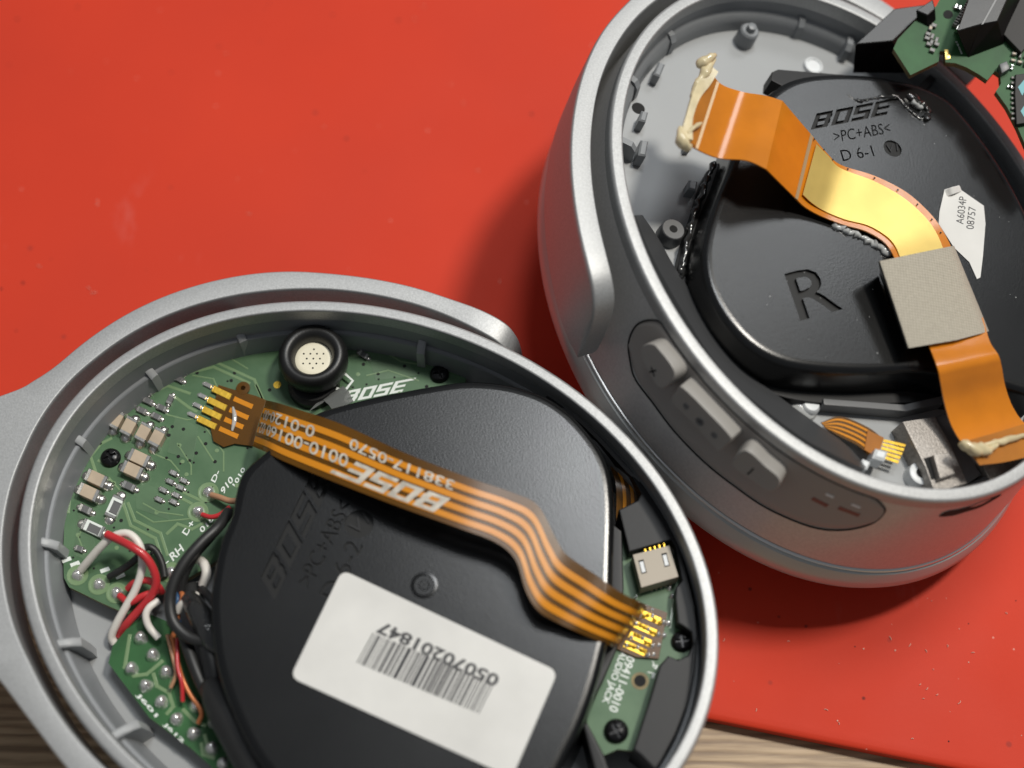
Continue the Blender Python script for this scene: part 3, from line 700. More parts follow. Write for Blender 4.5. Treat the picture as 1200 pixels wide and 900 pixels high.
m = MB(); put_logo(m, (0, 0, 0), (1, 0, 0), (0, 1, 0), 0, 0.03, fn=lambda x, y, z: on_ribbon(0.50 - 0.20 * x - 0.025 * y, 0.52 + 0.36 * y, z)); m.build('printed_logo', SILKR, ribbon, smooth=0)
# soldered end on the main board: amber tab, gold fingers
m = MB(); tb = [(256, 451), (272, 456), (300, 464), (312, 469), (303, 497), (296, 523), (275, 520), (262, 524), (250, 517), (246, 498)]
m.prism(LF.poly(tb, BH + 0.35), BH + 0.25, BH + 0.38, 0.02); m.build('ribbon_tab', KAPTON, ribbon, smooth=0)
for (x0, y0, x1, y1) in ((249, 455, 271, 466), (243, 468, 266, 479), (237, 479, 260, 490), (231, 490, 254, 501)):
    comp(LF, ribbon, 'gold_finger', (x0 + x1) / 2, (y0 + y1) / 2, 24, 8, 26, BH + 0.3, 0.14, (GOLD, GOLD), 0.15, False)
    comp(LF, ribbon, 'solder_joint', x0 - 5, y0 - 3, 10, 5, 26, BH, 0.3, (SOLDER, SOLDER), 0.3)
    comp(LF, ribbon, 'trace', x1 + 14, y1 + 6, 24, 6, 24, BH + 0.36, 0.05, (TRACE, TRACE), 0.1, False)
m = MB(); m.lathe(LF.P(285, 455, BH + .3), [(0.85, 0), (0.85, 0.1), (0.3, 0.12), (0.28, 0)], 20); m.build('tab_eyelet', KAPTON, ribbon)
m = MB(); m.tube([LF.P(273, 477, BH + .45), LF.P(275, 490, BH + .55), LF.P(272, 505, BH + .45)], lambda t: 0.28 * math.sin(math.pi * (0.15 + .7 * t)), 8); m.build('flux_residue', CLEARG, ribbon)
# soldered end on the jack board
m = MB(); tb = [(751, 706), (782, 718), (772, 772), (745, 770), (713, 756)]
m.prism(LF.poly(tb, JH + 0.35), JH + 0.22, JH + 0.36, 0.02); m.build('ribbon_tab', KAPTON, ribbon, smooth=0)
for k, (x, y) in enumerate(((757, 720), (752, 734), (746, 746), (740, 757))):
    comp(LF, ribbon, 'gold_finger', x + 4, y + 3, 28, 9, 24, JH + 0.30, 0.13, (GOLD, GOLD), 0.15, False)
    for j in range(7):
        o = solder(LF, ribbon, x - 6 + j * 4.2 + random.uniform(-1, 1), y - 1 + j * 1.8 + random.uniform(-2.5, 2.5), JH + 0.4, 0.27, 0.26, False, 'flux_bead'); o.data.materials[0] = GOLD if j % 3 else SOLDER
    solder(LF, ribbon, x + 25, y + 11, JH, 0.42, 0.5, False)
for x, y in ((748, 707), (757, 711), (764, 715)): solder(LF, ribbon, x, y, JH + .3, 0.26, 0.25, False)

# ---- microphone in its rubber boot
c = LF.P(366, 416, 18.2) - Vector((0, 0, 4.6))
m = MB(); m.lathe(c, [(3.2, 0.2), (3.7, 1.2), (4.15, 2.6), (4.25, 3.9), (3.9, 4.9), (3.3, 5.2), (2.75, 4.9), (2.4, 4.3), (2.25, 3.7), (2.2, 3.2)], 40)
mic = m.build('microphone_boot', RUBBER, lc, smooth=60)
m = MB(); m.lathe(c, [(2.25, 3.0), (2.25, 3.45), (2.0, 3.55), (1.6, 3.56)], 32); disc = m.build('microphone_disc', CREAM, mic)
m = MB()
for ix, iy in ((0, 0), (.8, 0), (-.8, 0), (.4, .65), (-.4, .65), (.4, -.65), (-.4, -.65), (1.2, .65), (-1.2, .65), (1.2, -.65), (-1.2, -.65), (0, 1.25), (0, -1.25)):
    m.lathe(c + Vector((ix, iy, 3.55)), [(0.12, 0), (0.12, 0.025)], 8)
m.build('microphone_holes', VOID, mic)
m = MB(); m.lathe(LF.P(368, 452, BH), [(3.2, 0), (3.1, 0.9), (2.6, 1.4), (0.5, 1.5)], 24); m.build('boot_foot', RUBBER, mic)
m = MB(); m.strip([LF.P(400, 436, 15), LF.P(412, 446, 15), LF.P(404, 456, 15), LF.P(388, 452, 15)], [LF.P(402, 434, 15), LF.P(415, 446, 15), LF.P(405, 459, 15), LF.P(385, 455, 15)], 0.05, sub=1); m.build('printed_outline', SILK, board)
m = MB(); m.strip([LF.P(378, 472, 15.2), LF.P(402, 452, 15.2), LF.P(414, 470, 16)], [LF.P(362, 482, 15.2), LF.P(378, 468, 15.2), LF.P(392, 484, 16)], 0.1, sub=2); m.build('clear_tape', TAPE, lc)

# ---- wires
def wire(name, pts, r, mt, parent=lc):
    m = MB(); m.tube([LF.P(x, y, h) for x, y, h in pts], r, 12); return m.build(name, mt, parent, smooth=80)
wire('wire', [(95, 668, 14.5), (103, 658, 15.5), (118, 641, 17), (132, 629, 18), (148, 625, 18.5), (160, 633, 18.5), (166, 648, 18), (166, 668, 17), (159, 690, 16), (147, 712, 15), (137, 730, 14), (131, 745, 13), (134, 754, 12.4)], 0.47, WWHITE)
wire('wire', [(125, 626, 18.3), (138, 632, 18.6), (155, 641, 19.4), (170, 652, 19), (180, 668, 18), (183, 684, 17), (176, 700, 16), (162, 716, 15), (148, 732, 14), (140, 745, 12.5)], 0.48, WRED)
wire('wire', [(128, 676, 14.6), (142, 668, 15.6), (155, 659, 16.4), (164, 650, 17), (172, 641, 16), (182, 645, 15.5), (190, 660, 15), (193, 676, 14.6)], 0.42, WBLACK)
wire('wire', [(150, 690, 15), (158, 683, 15.8), (172, 680, 16.2), (184, 686, 16), (190, 694, 15)], 0.42, WRED)
wire('wire', [(140, 698, 14.6), (152, 706, 15.2), (168, 698, 15.6), (186, 692, 15.4)], 0.4, WRED)
wire('wire', [(186, 704, 16), (175, 712, 16.2), (171, 722, 16), (175, 735, 15.5), (186, 748, 15)], 0.42, WWHITE)
wire('wire', [(268, 600, 18), (255, 618, 19.5), (236, 636, 20), (217, 658, 20), (204, 682, 19.6), (199, 706, 19), (204, 730, 18.6), (222, 747, 18.4), (246, 752, 18.6), (262, 752, 19)], 0.66, WBLACK)
wire('wire', [(262, 612, 16.5), (245, 632, 17.5), (228, 652, 17.6), (216, 676, 17), (212, 700, 16)], 0.5, WBLACK)
wire('wire', [(232, 655, 16), (239, 661, 17.4), (242, 672, 17.8), (238, 686, 17)], 0.55, WWHITE)
wire('wire', [(248, 580, 14.7), (258, 583, 15.2), (270, 587, 15.5), (284, 586, 15.6)], 0.36, WBROWN)
wire('wire', [(237, 603, 14.7), (247, 606, 15.2), (258, 603, 15.5), (270, 594, 15.6)], 0.3, WRED)
wire('wire', [(236, 690, 17.5), (246, 700, 18.5), (258, 716, 19), (280, 722, 21)], 0.45, WBLACK)
wire('wire', [(231, 697, 17.2), (224, 704, 17.6), (214, 708, 17.2), (208, 716, 16.5)], 0.5, WWHITE)
wire('wire', [(206, 692, 16), (208, 702, 16.5), (206, 716, 16), (210, 730, 15.6)], 0.32, WBLUE)
wire('wire', [(210, 690, 16), (214, 700, 16.8), (209, 716, 16.2), (207, 734, 15.6), (200, 752, 15)], 0.3, WORANGE)
wire('wire', [(202, 745, 15.4), (206, 765, 15.6), (212, 790, 15.6), (222, 812, 15.4), (236, 834, 15.2), (232, 848, 14.8)], 0.26, WORANGE)
wire('wire', [(208, 748, 15.8), (208, 780, 16), (213, 800, 15.8), (214, 822, 15)], 0.24, WRED)
wire('wire', [(196, 744, 15.2), (202, 768, 15.4), (206, 790, 15.2), (200, 806, 14.8)], 0.22, WBROWN)
wire('wire', [(214, 740, 16.5), (224, 770, 17), (236, 800, 17), (252, 830, 16.5)], 0.7, WBLACK)
wire('wire', [(224, 690, 15.5), (230, 712, 16.5), (240, 740, 17.4), (250, 780, 17.6), (256, 815, 17)], 1.2, WBLACK)
m = MB(); m.tube([LF.P(x, y, h) for x, y, h in ((250, 800, 17), (258, 818, 17.6), (276, 850, 18.2), (298, 890, 18.4), (318, 925, 18.4))], lambda t: 1.5 + 0.75 * min(1, t * 2.5), 16); m.build('heat_shrink_sleeve', WBLACK, lc, smooth=80)
m = MB(); m.tube([LF.P(x, y, h) for x, y, h in ((222, 700, 17), (235, 722, 18), (250, 748, 18.5), (262, 760, 19))], lambda t: 1.05 + .4 * math.sin(3 * t), 14); m.build('cable_bundle', GLUE, lc, smooth=80)
m = MB(); m.lathe(LF.P(266, 746, 18.5), [(2.6, -3), (2.4, 0.2), (1.8, 0.9), (0.2, 1.2)], 20); m.build('terminal_block', BLACKS, lc)
for x, y in ((261, 741), (264, 761)): solder(LF, lc, x, y, 19.2, 0.6, 1.3, False)

# flex tail seen between frame and housing
m = MB(); m.strip([LF.P(715, 545, 16), LF.P(722, 570, 16.4), (LF.P(722, 610, 15.6))], [LF.P(732, 540, 16), LF.P(746, 575, 16.4), (LF.P(748, 612, 15.6))], 0.1); fx = m.build('flex_tail', KAPTON, lc, smooth=60)
for f in (0.30, 0.68):
    P1 = [LF.P(715 + 17 * f, 545 - 5 * f, 16.1), LF.P(722 + 24 * f, 570 + 5 * f, 16.5), LF.P(722 + 26 * f, 610 + 2 * f, 15.7)]
    P2 = [LF.P(715 + 17 * (f + .16), 545 - 5 * (f + .16), 16.1), LF.P(722 + 24 * (f + .16), 570 + 5 * (f + .16), 16.5), LF.P(722 + 26 * (f + .16), 610, 15.7)]
    m = MB(); m.strip(P1, P2, 0.07); m.build('trace', TRACE, fx)

# ================================================================== yoke arms
def yoke(table, A, B, ang, zoff, name, mt):
    """band swept round the cup: rows of angle, inner and outer distance from the rim, height of the top, depth"""
    T1 = catmull([Vector(r[:3]) for r in table], 8); HB = catmull([Vector((r[3], r[4], 0)) for r in table], 8)
    def at_(t_, o_, h_):
        t_ = R_(t_); x, y = (A + o_) * math.cos(t_), (B + o_) * math.sin(t_)
        return Vector((x * math.cos(ang) - y * math.sin(ang), x * math.sin(ang) + y * math.cos(ang), h_ + zoff))
    I = [at_(q.x, q.y, h.x) for q, h in zip(T1, HB)]; O_ = [at_(q.x, q.z, h.x) for q, h in zip(T1, HB)]
    parent = None
    rings = []
    for i, o, hb in zip(I, O_, HB):
        wv = o - i; z1 = i.z; zb = z1 - max(hb.y, 0.3); L_ = wv.length; b_ = min(0.22, L_ * .2); u = wv.normalized()
        r = [(i, z1 - 0.55), (i + u * b_ * .3, z1 - .18), (i + u * b_, z1), (o - u * b_ * 1.4, z1), (o - u * b_ * .4, z1 - .22), (o + u * 0.0, z1 - 0.8), (o + u * 0.1, (z1 + zb) / 2), (o, zb + .8), (o - u * b_ * 1.4, zb), (i + u * b_, zb), (i, zb + .5)]
        mz = min(1, (z1 - zb) / 2.4)
        rings.append([(p.x, p.y, zb + (z - zb) if mz >= 1 else z1 + (z - z1) * (1 if z > (z1 + zb) / 2 else 1)) for p, z in r])
    m = MB(); m.loft(rings); return m.build(name, mt, parent, smooth=50, wn=True)
tl_ = [(-93.9, .5, 2.3, 15.2, 1.6), (-93.4, .5, 2.6, 17.6, 4.0), (-92.2, .52, 2.95, 19.5, 5.9), (-90, .6, 3.35, 20.6, 7.0), (-86, .8, 3.55, 21, 7.4), (-80, 1.25, 3.65, 21, 7.5), (-74, 1.55, 3.9, 21, 7.5), (-62, 1.9, 4.25, 21, 7.5),
       (-53, 2.0, 4.7, 21, 7.5), (-44, 2.1, 4.9, 21, 7.5), (-30, 2.2, 4.97, 21, 7.5), (-16, 2.1, 4.9, 21, 7.5), (-9.5, 2.15, 5.05, 21, 7.5), (-5, 2.13, 5.85, 21, 7.5), (-1.7, 2.1, 7.0, 21, 7.5), (3.8, 2.0, 10.5, 21, 7.5),
       (8, 1.9, 14.5, 21, 7.5), (14, 1.95, 17, 21, 7.5), (20, 1.95, 18, 21, 7.5), (30, 1.95, 17, 21, 7.5), (37, 1.86, 13, 21, 7.5), (42, 1.75, 8.9, 21, 7.5), (46, 1.6, 6.6, 21, 7.5), (50, 1.45, 5.2, 21, 7.5), (58, 1.38, 4.3, 21, 7.5), (66, 1.25, 4.1, 21, 7.5), (76, .9, 4.2, 21, 7.5), (88, .55, 4.3, 21, 7.5)]
yl = yoke(tl_, LA, LB, LANG, 0, 'headband_yoke', SILVER)
yl.location = (LO.x * S, LO.y * S, 0)
tag(yl, 'wide silver yoke arm curving round the earcup with the barcode label', 'headphone yoke', 'headband yoke arms')

# ================================================================== RIGHT EAR CUP
th, az = R_(14), R_(8)
RN = Vector((math.sin(th) * math.cos(az), math.sin(th) * math.sin(az), math.cos(th)))
REX = (Vector((1, 0, 0)) - RN * RN.x).normalized(); REY = RN.cross(REX)
RZ = 28.0
RO = Vector((40.0, 17.81, RZ)); RA, RB, RANG = 36.0, 28.2, R_(112)
_c = CAM + (Vector((40.56, 18.74, 26.0)) - CAM) * ((RZ - CAM.z) / (26.0 - CAM.z)); RO = Vector(_c)
_k = (CAM - RO).dot(RN) / (CAM - Vector((40.56, 18.74, 26.0))).dot(RN); RA, RB = 36.5 * _k, 28.75 * _k
RBASE = 22.0
RF = Fr(RO, REX, REY, RN, (0, 0, -RBASE))
rc = RF.root('ear_cup', 'tilted silver earcup with control buttons on its side and a letter R inside', 'earcup', 'opened headphone earcups')
def RP(x, y, h=0.0): return RF.P(x, y, h)
m = MB(); revolve(m, [(0.05, -2.0), (0.0, -0.7), (-0.06, -0.3), (-0.2, -0.09), (-0.4, -0.02), (-1.35, 0.02), (-1.52, -0.03), (-1.6, -0.12), (-1.65, -0.4), (-1.67, -2.2)], RA, RB, RANG, z=RBASE, loop=True)
m.build('rim', SILVER, rc, smooth=50, wn=True)
k_ = _k
m = MB(); revolve(m, [(o - 0.02, h * k_) for o, h in [(0, -1.6), (0.3, -3), (0.7, -5), (1.15, -7.5), (1.6, -10), (2.05, -13), (2.5, -15.9)]], RA, RB, RANG, z=RBASE, n=216)
wall = m.build('shell_wall', SHELL, rc, smooth=60)
m = MB(); revolve(m, [(2.35, -15.85), (2.65, -15.95), (2.75, -16.1), (2.65, -16.25), (2.35, -16.35)], RA, RB, RANG, z=RBASE, loop=True); m.build('trim_line', LINE, rc)
m = MB(); revolve(m, [(2.3, -16.2), (2.95, -16.5), (3.5, -17.6), (3.75, -18.8), (3.4, -20.0), (2.0, -20.9), (-2, -21.6), (-9, -22)], RA, RB, RANG, z=RBASE, cap1=True); m.build('base_cap', CAPM, rc)
RFL = -6.3
m = MB(); revolve(m, [(-1.6, -0.8), (-1.75, -3.6), (-2.1, -3.9), (-2.6, -4.1), (-2.9, -5), (-3.1, RFL - 0.1)], RA, RB, RANG, z=RBASE); m.build('inner_wall', GREY, rc, smooth=50)
m = MB(); m.loft([[(x, y, RBASE + RFL + dz) for x, y in ellipse(RA - .5, RB - .5, RANG)] for dz in (0, -1)]); m.build('inner_floor', GREYB, rc)
for x, y in ((785, 44), (742, 98), (737, 172), (857, 7), (938, 26), (994, 54)):
    c = RP(x, y, -4.2); inw = Vector((-c.x, -c.y, 0)).normalized(); sd = Vector((-inw.y, inw.x, 0)); m = MB(); pr = []
    for t, zt in ((-1.5, -3.4), (0.2, -3.5), (0.9, -4.2), (1.1, -6)):
        q = c + inw * t; pr.append([(q + sd * k).to_tuple()[:2] + (RBASE + zz,) for k, zz in ((-0.4, RFL), (-0.4, zt), (0.4, zt), (0.4, RFL))])
    m.loft(pr); m.build('wall_rib', GREY, rc)
# bosses and posts
def boss(x, y, prof, mt=GREYD, name='screw_boss', h=RFL, seg=24, hole=0):
    m = MB(); m.lathe(RP(x, y, h), prof, seg); o = m.build(name, mt, rc)
    if hole:
        z = prof[-1][1]; m = MB(); m.lathe(RP(x, y, h), [(hole, z - .4), (hole, z + 0.02), (hole * .3, z + .02)], 18); m.build('boss_hole', VOID, o)
    return o
boss(871, 49, [(1.35, 0), (1.25, 2.2), (1.05, 2.45), (0.62, 2.45), (0.55, 3.2), (0.2, 3.3)], GREY)
boss(783, 278, [(1.6, 0), (1.45, 1.7), (1.3, 1.9), (0.7, 1.9)], GREYD, hole=0.5)
boss(952, 79, [(1.3, 0), (1.25, .5), (1.0, .6), (.9, .4), (.3, .4)], WHITEP, 'locating_pad')
boss(748, 127, [(0.85, 0), (0.85, 0.02), (0.4, 0.03)], VOID, 'floor_hole')
boss(946, 478, [(1.3, 0), (1.2, .9), (.9, 1.3), (0.5, 1.35)], WHITEP, 'rivet')
boss(1072, 560, [(1.45, 0), (1.35, 1.4), (1.2, 1.5), (0.7, 1.5)], WHITEP, hole=0.6)
m = MB(); m.lathe(RP(940, 478, RFL), [(1.9, 0), (1.7, .5), (1.0, .9), (0.2, 1.0)], 14); m.build('glue_dab', CLEARG, rc)
for x, y, L_, W_, an, H_ in ((767, 92, 16, 8, 112, 2.0), (748, 148, 12, 8, 105, 2.2), (747, 186, 18, 9, 100, 2.4), (806, 226, 11, 10, 100, 1.8), (802, 178, 7, 6, 90, 1.0)):
    c = RP(x, y, RFL); u = Vector((math.cos(R_(an)), math.sin(R_(an)))); a_ = RP(x + u.x * L_ / 2, y + u.y * L_ / 2, RFL) - c; b_ = RP(x - u.y * W_ / 2, y + u.x * W_ / 2, RFL) - c
    m = MB(); m.box(c, a_, b_, H_, 0, 0.2); m.build('post', GREY, rc)

# ---- housing with letter R
RT = 0.2
hb = [(848, 205), (834, 240), (822, 280), (819, 310), (826, 345), (846, 382), (876, 413), (910, 431), (950, 439), (1010, 442), (1080, 440), (1150, 452), (1230, 470), (1290, 440), (1300, 360), (1275, 290), (1215, 215), (1150, 152), (1085, 110), (1020, 94), (960, 92), (920, 100), (890, 122), (865, 158)]
def keep_inside(poly, off):      # nothing of the housing may pass the cup's inner wall
    out = []
    for x, y in poly:
        u, v = x * math.cos(RANG) + y * math.sin(RANG), -x * math.sin(RANG) + y * math.cos(RANG)
        k = math.hypot(u / (RA + off), v / (RB + off))
        out.append((x / k, y / k) if k > 1 else (x, y))
    return out
o_ = keep_inside(RF.smooth(hb, RT - 1.2, 150), -4.0)
rings = [[(x, y, RBASE + z) for x, y in inset_dense(o_, i)] for i, z in ((-0.7, RFL - .2), (-0.35, -4.5), (0.0, RT - 1.0), (0.08, RT - .6), (0.26, RT - 0.28), (0.52, RT - 0.1), (0.8, RT - .025), (1.1, RT))]
m = MB(); m.loft(rings); rh = m.build('driver_housing', BLACK, rc, smooth=50)
c = MB(); z0, z1 = RBASE + RT - 0.40, RBASE + RT + 0.6
put_text(c, 'R', RP(938, 376, RT), RP(988, 362, RT), RP(919, 321, RT), z0, z1, 0.012)
put_logo(c, RP(950, 152, RT), RP(1040, 134, RT), RP(957, 133, RT), z0, z1)
put_text(c, '>PC+ABS<', RP(978, 167, RT), RP(1044, 156, RT), RP(976, 154, RT), z0 + .1, z1)
put_text(c, 'D 6-1', RP(988, 189, RT), RP(1025, 183, RT), RP(984, 176, RT), z0 + .1, z1)
c.lathe(RP(1046, 174, RT), [(1.2, -0.25), (1.2, 0.6)], 32)
cut(rh, c.build('c', ENGR))
m = MB(); put_text(m, 'V1', RP(1040, 178, RT), RP(1053, 176, RT), RP(1039, 169, RT), RBASE + RT - 0.25, RBASE + RT - 0.08); m.build('embossed_mark', BLACKS, rh, smooth=0)
m = MB(); random.seed(11)
for i in range(46):
    x, y = random.uniform(880, 1195), random.uniform(110, 420)
    if 900 < x < 1130 and 190 < y < 300: continue
    p = RP(x, y, RT); r = random.choice((.04, .05, .06, .09)); m.lathe(p, [(r, 0), (r * .8, r * .5), (r * .2, r * .7)], 5)
tag(m.build('dust_specks', mat('pale_dust', (0.45, 0.45, 0.44), .6), rc), kind='stuff')
# base flange, tab, glue seam
fl = [(833, 195), (812, 250), (797, 300), (795, 330), (806, 365), (832, 405), (866, 440), (900, 459), (940, 470), (1000, 474), (1100, 472), (1160, 480), (1180, 470), (1120, 420), (1000, 400), (880, 380), (850, 300), (870, 200)]
m = MB(); m.prism(keep_inside(RF.smooth(fl, -4.6, 120), -3.2), RBASE + RFL, RBASE - 4.6, 0.25); m.build('housing_flange', BLACKS, rc, smooth=40)
m = MB(); m.prism(RF.poly([(905, 84), (912, 81), (985, 87), (1040, 92), (1052, 104), (1010, 118), (940, 120), (918, 101), (904, 94)], -1.2), RBASE - 4.0, RBASE - 1.2, 0.12); m.build('housing_tab', BLACKS, rc, smooth=40)
m = MB(); m.strip([RP(1064, 112, -.3), RP(1085, 92, -1), RP(1102, 76, -2.2)], [RP(1074, 116, -.3), RP(1093, 96, -1), RP(1110, 82, -2.2)], 1.6); m.build('housing_strut', BLACKS, rc, smooth=40)
def lumpy(pts, r, n, mt, name, h0, parent=rc, seed=1):
    random.seed(seed); m = MB(); P_ = catmull([RP(x, y, h) for x, y, h in pts], n)
    rr = [r * random.uniform(0.45, 1.3) for _ in P_]
    P_ = [p + Vector((random.uniform(-1, 1), random.uniform(-1, 1), random.uniform(-.5, .5))) * r * .5 for p in P_]
    m.tube(P_, lambda t: rr[min(int(t * (len(rr) - 1)), len(rr) - 1)], 7, sub=1); return m.build(name, mt, parent, smooth=60)
lumpy([(836, 190, -4), (826, 215, -4), (815, 250, -4), (805, 285, -4), (799, 318, -4.3), (797, 326, -4.4)], 0.42, 9, GLUE, 'glue_seam', 0)
lumpy([(992, 110, 0.1), (1005, 118, 0.2), (1020, 116, .2), (1038, 113, .2), (1052, 114, .2), (1058, 122, .2), (1066, 130, .2), (1076, 138, .2), (1084, 141, .1)], 0.22, 6, GLUE, 'melted_edge', 0, seed=4)
lumpy([(1066, 112, .4), (1074, 118, .5), (1083, 124, .5), (1088, 132, .3), (1085, 140, .2)], 0.45, 5, GLUE, 'melted_edge', 0, seed=5)
lumpy([(1068, 118, .7), (1074, 122, .8), (1080, 126, .6)], 0.30, 4, CLEARG, 'glue_dab', 0, seed=6)
lumpy([(975, 264, 0.3), (992, 270, .3), (1010, 277, .3), (1028, 288, .3), (1040, 297, .3)], 0.45, 8, CLEARG, 'glue_seam', 0, seed=8)
# dark inner band along the near wall
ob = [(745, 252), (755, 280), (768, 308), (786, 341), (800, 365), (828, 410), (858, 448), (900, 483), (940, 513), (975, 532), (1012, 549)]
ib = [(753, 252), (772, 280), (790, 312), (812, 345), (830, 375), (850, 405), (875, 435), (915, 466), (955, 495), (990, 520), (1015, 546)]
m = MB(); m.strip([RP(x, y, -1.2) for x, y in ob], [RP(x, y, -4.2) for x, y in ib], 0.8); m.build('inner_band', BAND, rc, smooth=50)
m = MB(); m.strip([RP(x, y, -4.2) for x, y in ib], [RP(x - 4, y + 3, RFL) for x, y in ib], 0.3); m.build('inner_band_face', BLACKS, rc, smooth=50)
# small button flex, clips, bracket
fxp = [[(962, 495), (985, 488), (1016, 500), (1034, 513)], [(968, 502), (985, 512), (1005, 522), (1018, 533)]]
Lp2 = [RP(x, y, -4.6) for x, y in fxp[0]]; Rp2 = [RP(x, y, -4.6) for x, y in fxp[1]]
m = MB(); m.strip(Lp2, Rp2, 0.1); bf = m.build('button_flex', KAPTON, rc); tag(bf, 'short amber flex tail with gold fingers')
for k in range(4):
    f = 0.12 + .22 * k; m = MB(); m.strip([a_.lerp(b_, f) + Vector((0, 0, .05)) for a_, b_ in zip(Lp2, Rp2)], [a_.lerp(b_, f + .1) + Vector((0, 0, .05)) for a_, b_ in zip(Lp2, Rp2)], 0.05); m.build('trace', TRACE, bf)
m = MB(); m.strip([RP(1017, 504, -4.4), RP(1036, 513, -4.4)], [RP(1013, 527, -4.4), RP(1028, 536, -4.4)], 0.15, sub=2); m.build('flex_stiffener', ORANGED, bf)
for k in range(5):
    f = k / 5 + .03; g = f + .13
    A_, B_, C_, D_ = RP(1036, 514, -4.35), RP(1062, 520, -4.35), RP(1030, 536, -4.35), RP(1052, 544, -4.35)
    m = MB(); m.strip([A_.lerp(C_, f), B_.lerp(D_, f)], [A_.lerp(C_, g), B_.lerp(D_, g)], 0.08, sub=2); m.build('gold_finger', GOLD, bf)
for x, y, L_, W_, H_, mt in ((1022, 541, 14, 11, 2.2, WHITEP), (1008, 549, 9, 9, 1.4, WHITEP), (996, 545, 10, 7, 1.2, TIN)):
    c = RP(x, y, RFL + 1); a_ = RP(x + L_ / 2, y + 2, RFL + 1) - c; b_ = RP(x - 2, y + W_ / 2, RFL + 1) - c; m = MB(); m.box(c, a_, b_, H_, 0, .3); m.build('clip', mt, rc)
m = MB(); m.prism(RF.poly([(1058, 494), (1096, 488), (1114, 520), (1134, 566), (1096, 578), (1085, 548)], -3.4), RBASE + RFL, RBASE - 3.4, 0.15); br = m.build('metal_bracket', BRACKET, rc, smooth=40)
m = MB(); m.prism(RF.poly([(1094, 533), (1112, 530), (1120, 555), (1102, 561)], -2.4), RBASE - 3.4, RBASE - 2.4, 0.2); m.build('bracket_stud', BRACKET, br, smooth=40)
m = MB(); m.prism(RF.poly([(1083, 537), (1093, 534), (1103, 560), (1092, 562)], -3.3), RBASE - 3.42, RBASE - 3.36); m.build('bracket_gap', VOID, br)
m = MB(); m.prism(RF.poly([(1090, 490), (1108, 484), (1150, 556), (1134, 567)], -4.2), RBASE + RFL, RBASE - 4.2, 0.15); m.build('metal_bracket', GREYD, rc, smooth=40)
m = MB(); m.prism(RF.poly([(1148, 540), (1196, 520), (1215, 545), (1160, 562)], -3.6), RBASE + RFL, RBASE - 3.6, 0.15); m.build('metal_bracket', BRACKET, rc, smooth=40)
m = MB(); m.prism(RF.poly([(965, 467), (1060, 474), (1110, 462), (1112, 470), (1062, 482), (966, 474)], -4.2), RBASE + RFL, RBASE - 4.2, .1); m.build('housing_ledge', GREYD, rc)

# ---- control panel on the side wall
wv = MB(); revolve(wv, [(o, h * k_) for o, h in [(0, -1.6), (0.3, -3), (0.7, -5), (1.15, -7.5), (1.6, -10), (2.05, -13), (2.5, -15.9)]], RA, RB, RANG, z=RBASE, n=216)
bvh = BVHTree.FromPolygons([Vector(v) for v in wv.v], wv.f)
def onwall(x, y):
    o, d_ = RF.raylocal(x, y); p, nn, i, _ = bvh.ray_cast(o, d_)
    if p is None:      # just off the wall's edge: closest point of the wall to the line of sight
        best = min((bvh.find_nearest(o + d_ * t) for t in range(120, 200, 1)), key=lambda r: r[3]); p, nn = best[0], best[1]
    out = Vector((p.x, p.y, 0)).normalized()
    if nn.dot(out) < 0: nn = -nn
    return p, nn
def wallpatch(pts, lifts, name, mt, parent, n=80, sm=True, smooth=45):
    P2 = resample(catmull([Vector((x, y, 0)) for x, y in pts], 8, True), n) if sm else pts
    hit = [onwall(x, y) for x, y in P2]
    avg = sum((h[1] for h in hit), Vector()).normalized(); cen = sum((h[0] for h in hit), Vector()) / len(hit)
    rings = []
    for ins, lift in lifts:
        r = []
        for p, nn in hit:
            t = (cen - p); t = t - nn * t.dot(nn); t = t.normalized() if t.length > 0 else t
            r.append(p + nn * lift + t * ins)
        rings.append(r)
    m = MB(); m.loft(rings[:-1] if False else rings, cap0=False)
    # domed cap: fan to keep the curved surface
    return m.build(name, mt, parent, smooth=smooth)
panel_px = [(739, 425), (737, 400), (747, 380), (765, 375), (780, 382), (800, 406), (830, 446), (865, 481), (900, 512), (940, 536), (975, 552), (1012, 573), (1034, 592), (1036, 601), (1020, 614), (987, 621), (950, 617), (900, 596), (860, 569), (825, 541), (790, 505), (765, 472), (745, 445)]
def strip_patch(pts, lift, name, mt, parent, n=14):
    """panel that follows the wall: grid between its two long sides"""
    up_ = [(738, 402), (747, 381), (765, 375), (780, 382), (800, 406), (830, 446), (865, 481), (900, 512), (940, 536), (975, 552), (1012, 573), (1034, 592), (1036, 600)]
    dn_ = [(737, 404), (738, 415), (741, 430), (748, 448), (765, 472), (790, 505), (825, 541), (860, 569), (900, 596), (945, 616), (987, 621), (1022, 613), (1036, 602)]
    U = catmull([Vector((*p, 0)) for p in up_], 6); D_ = catmull([Vector((*p, 0)) for p in dn_], 6)
    rings = []
    for u, d_ in zip(U, D_):
        r = []
        for k in range(n + 1):
            q = u.lerp(d_, k / n); p, nn = onwall(q.x, q.y); e = 0.22 if k in (0, n) else lift
            r.append(p + nn * (e if k not in (0, n) else -0.05))
        rings.append(r)
    m = MB(); m.loft(rings, closed=False, cap0=False, cap1=False); return m.build(name, mt, parent, smooth=60)
panel = strip_patch(panel_px, 0.10, 'control_panel', PANELM, rc); tag(panel, 'dark oval control panel with three buttons')
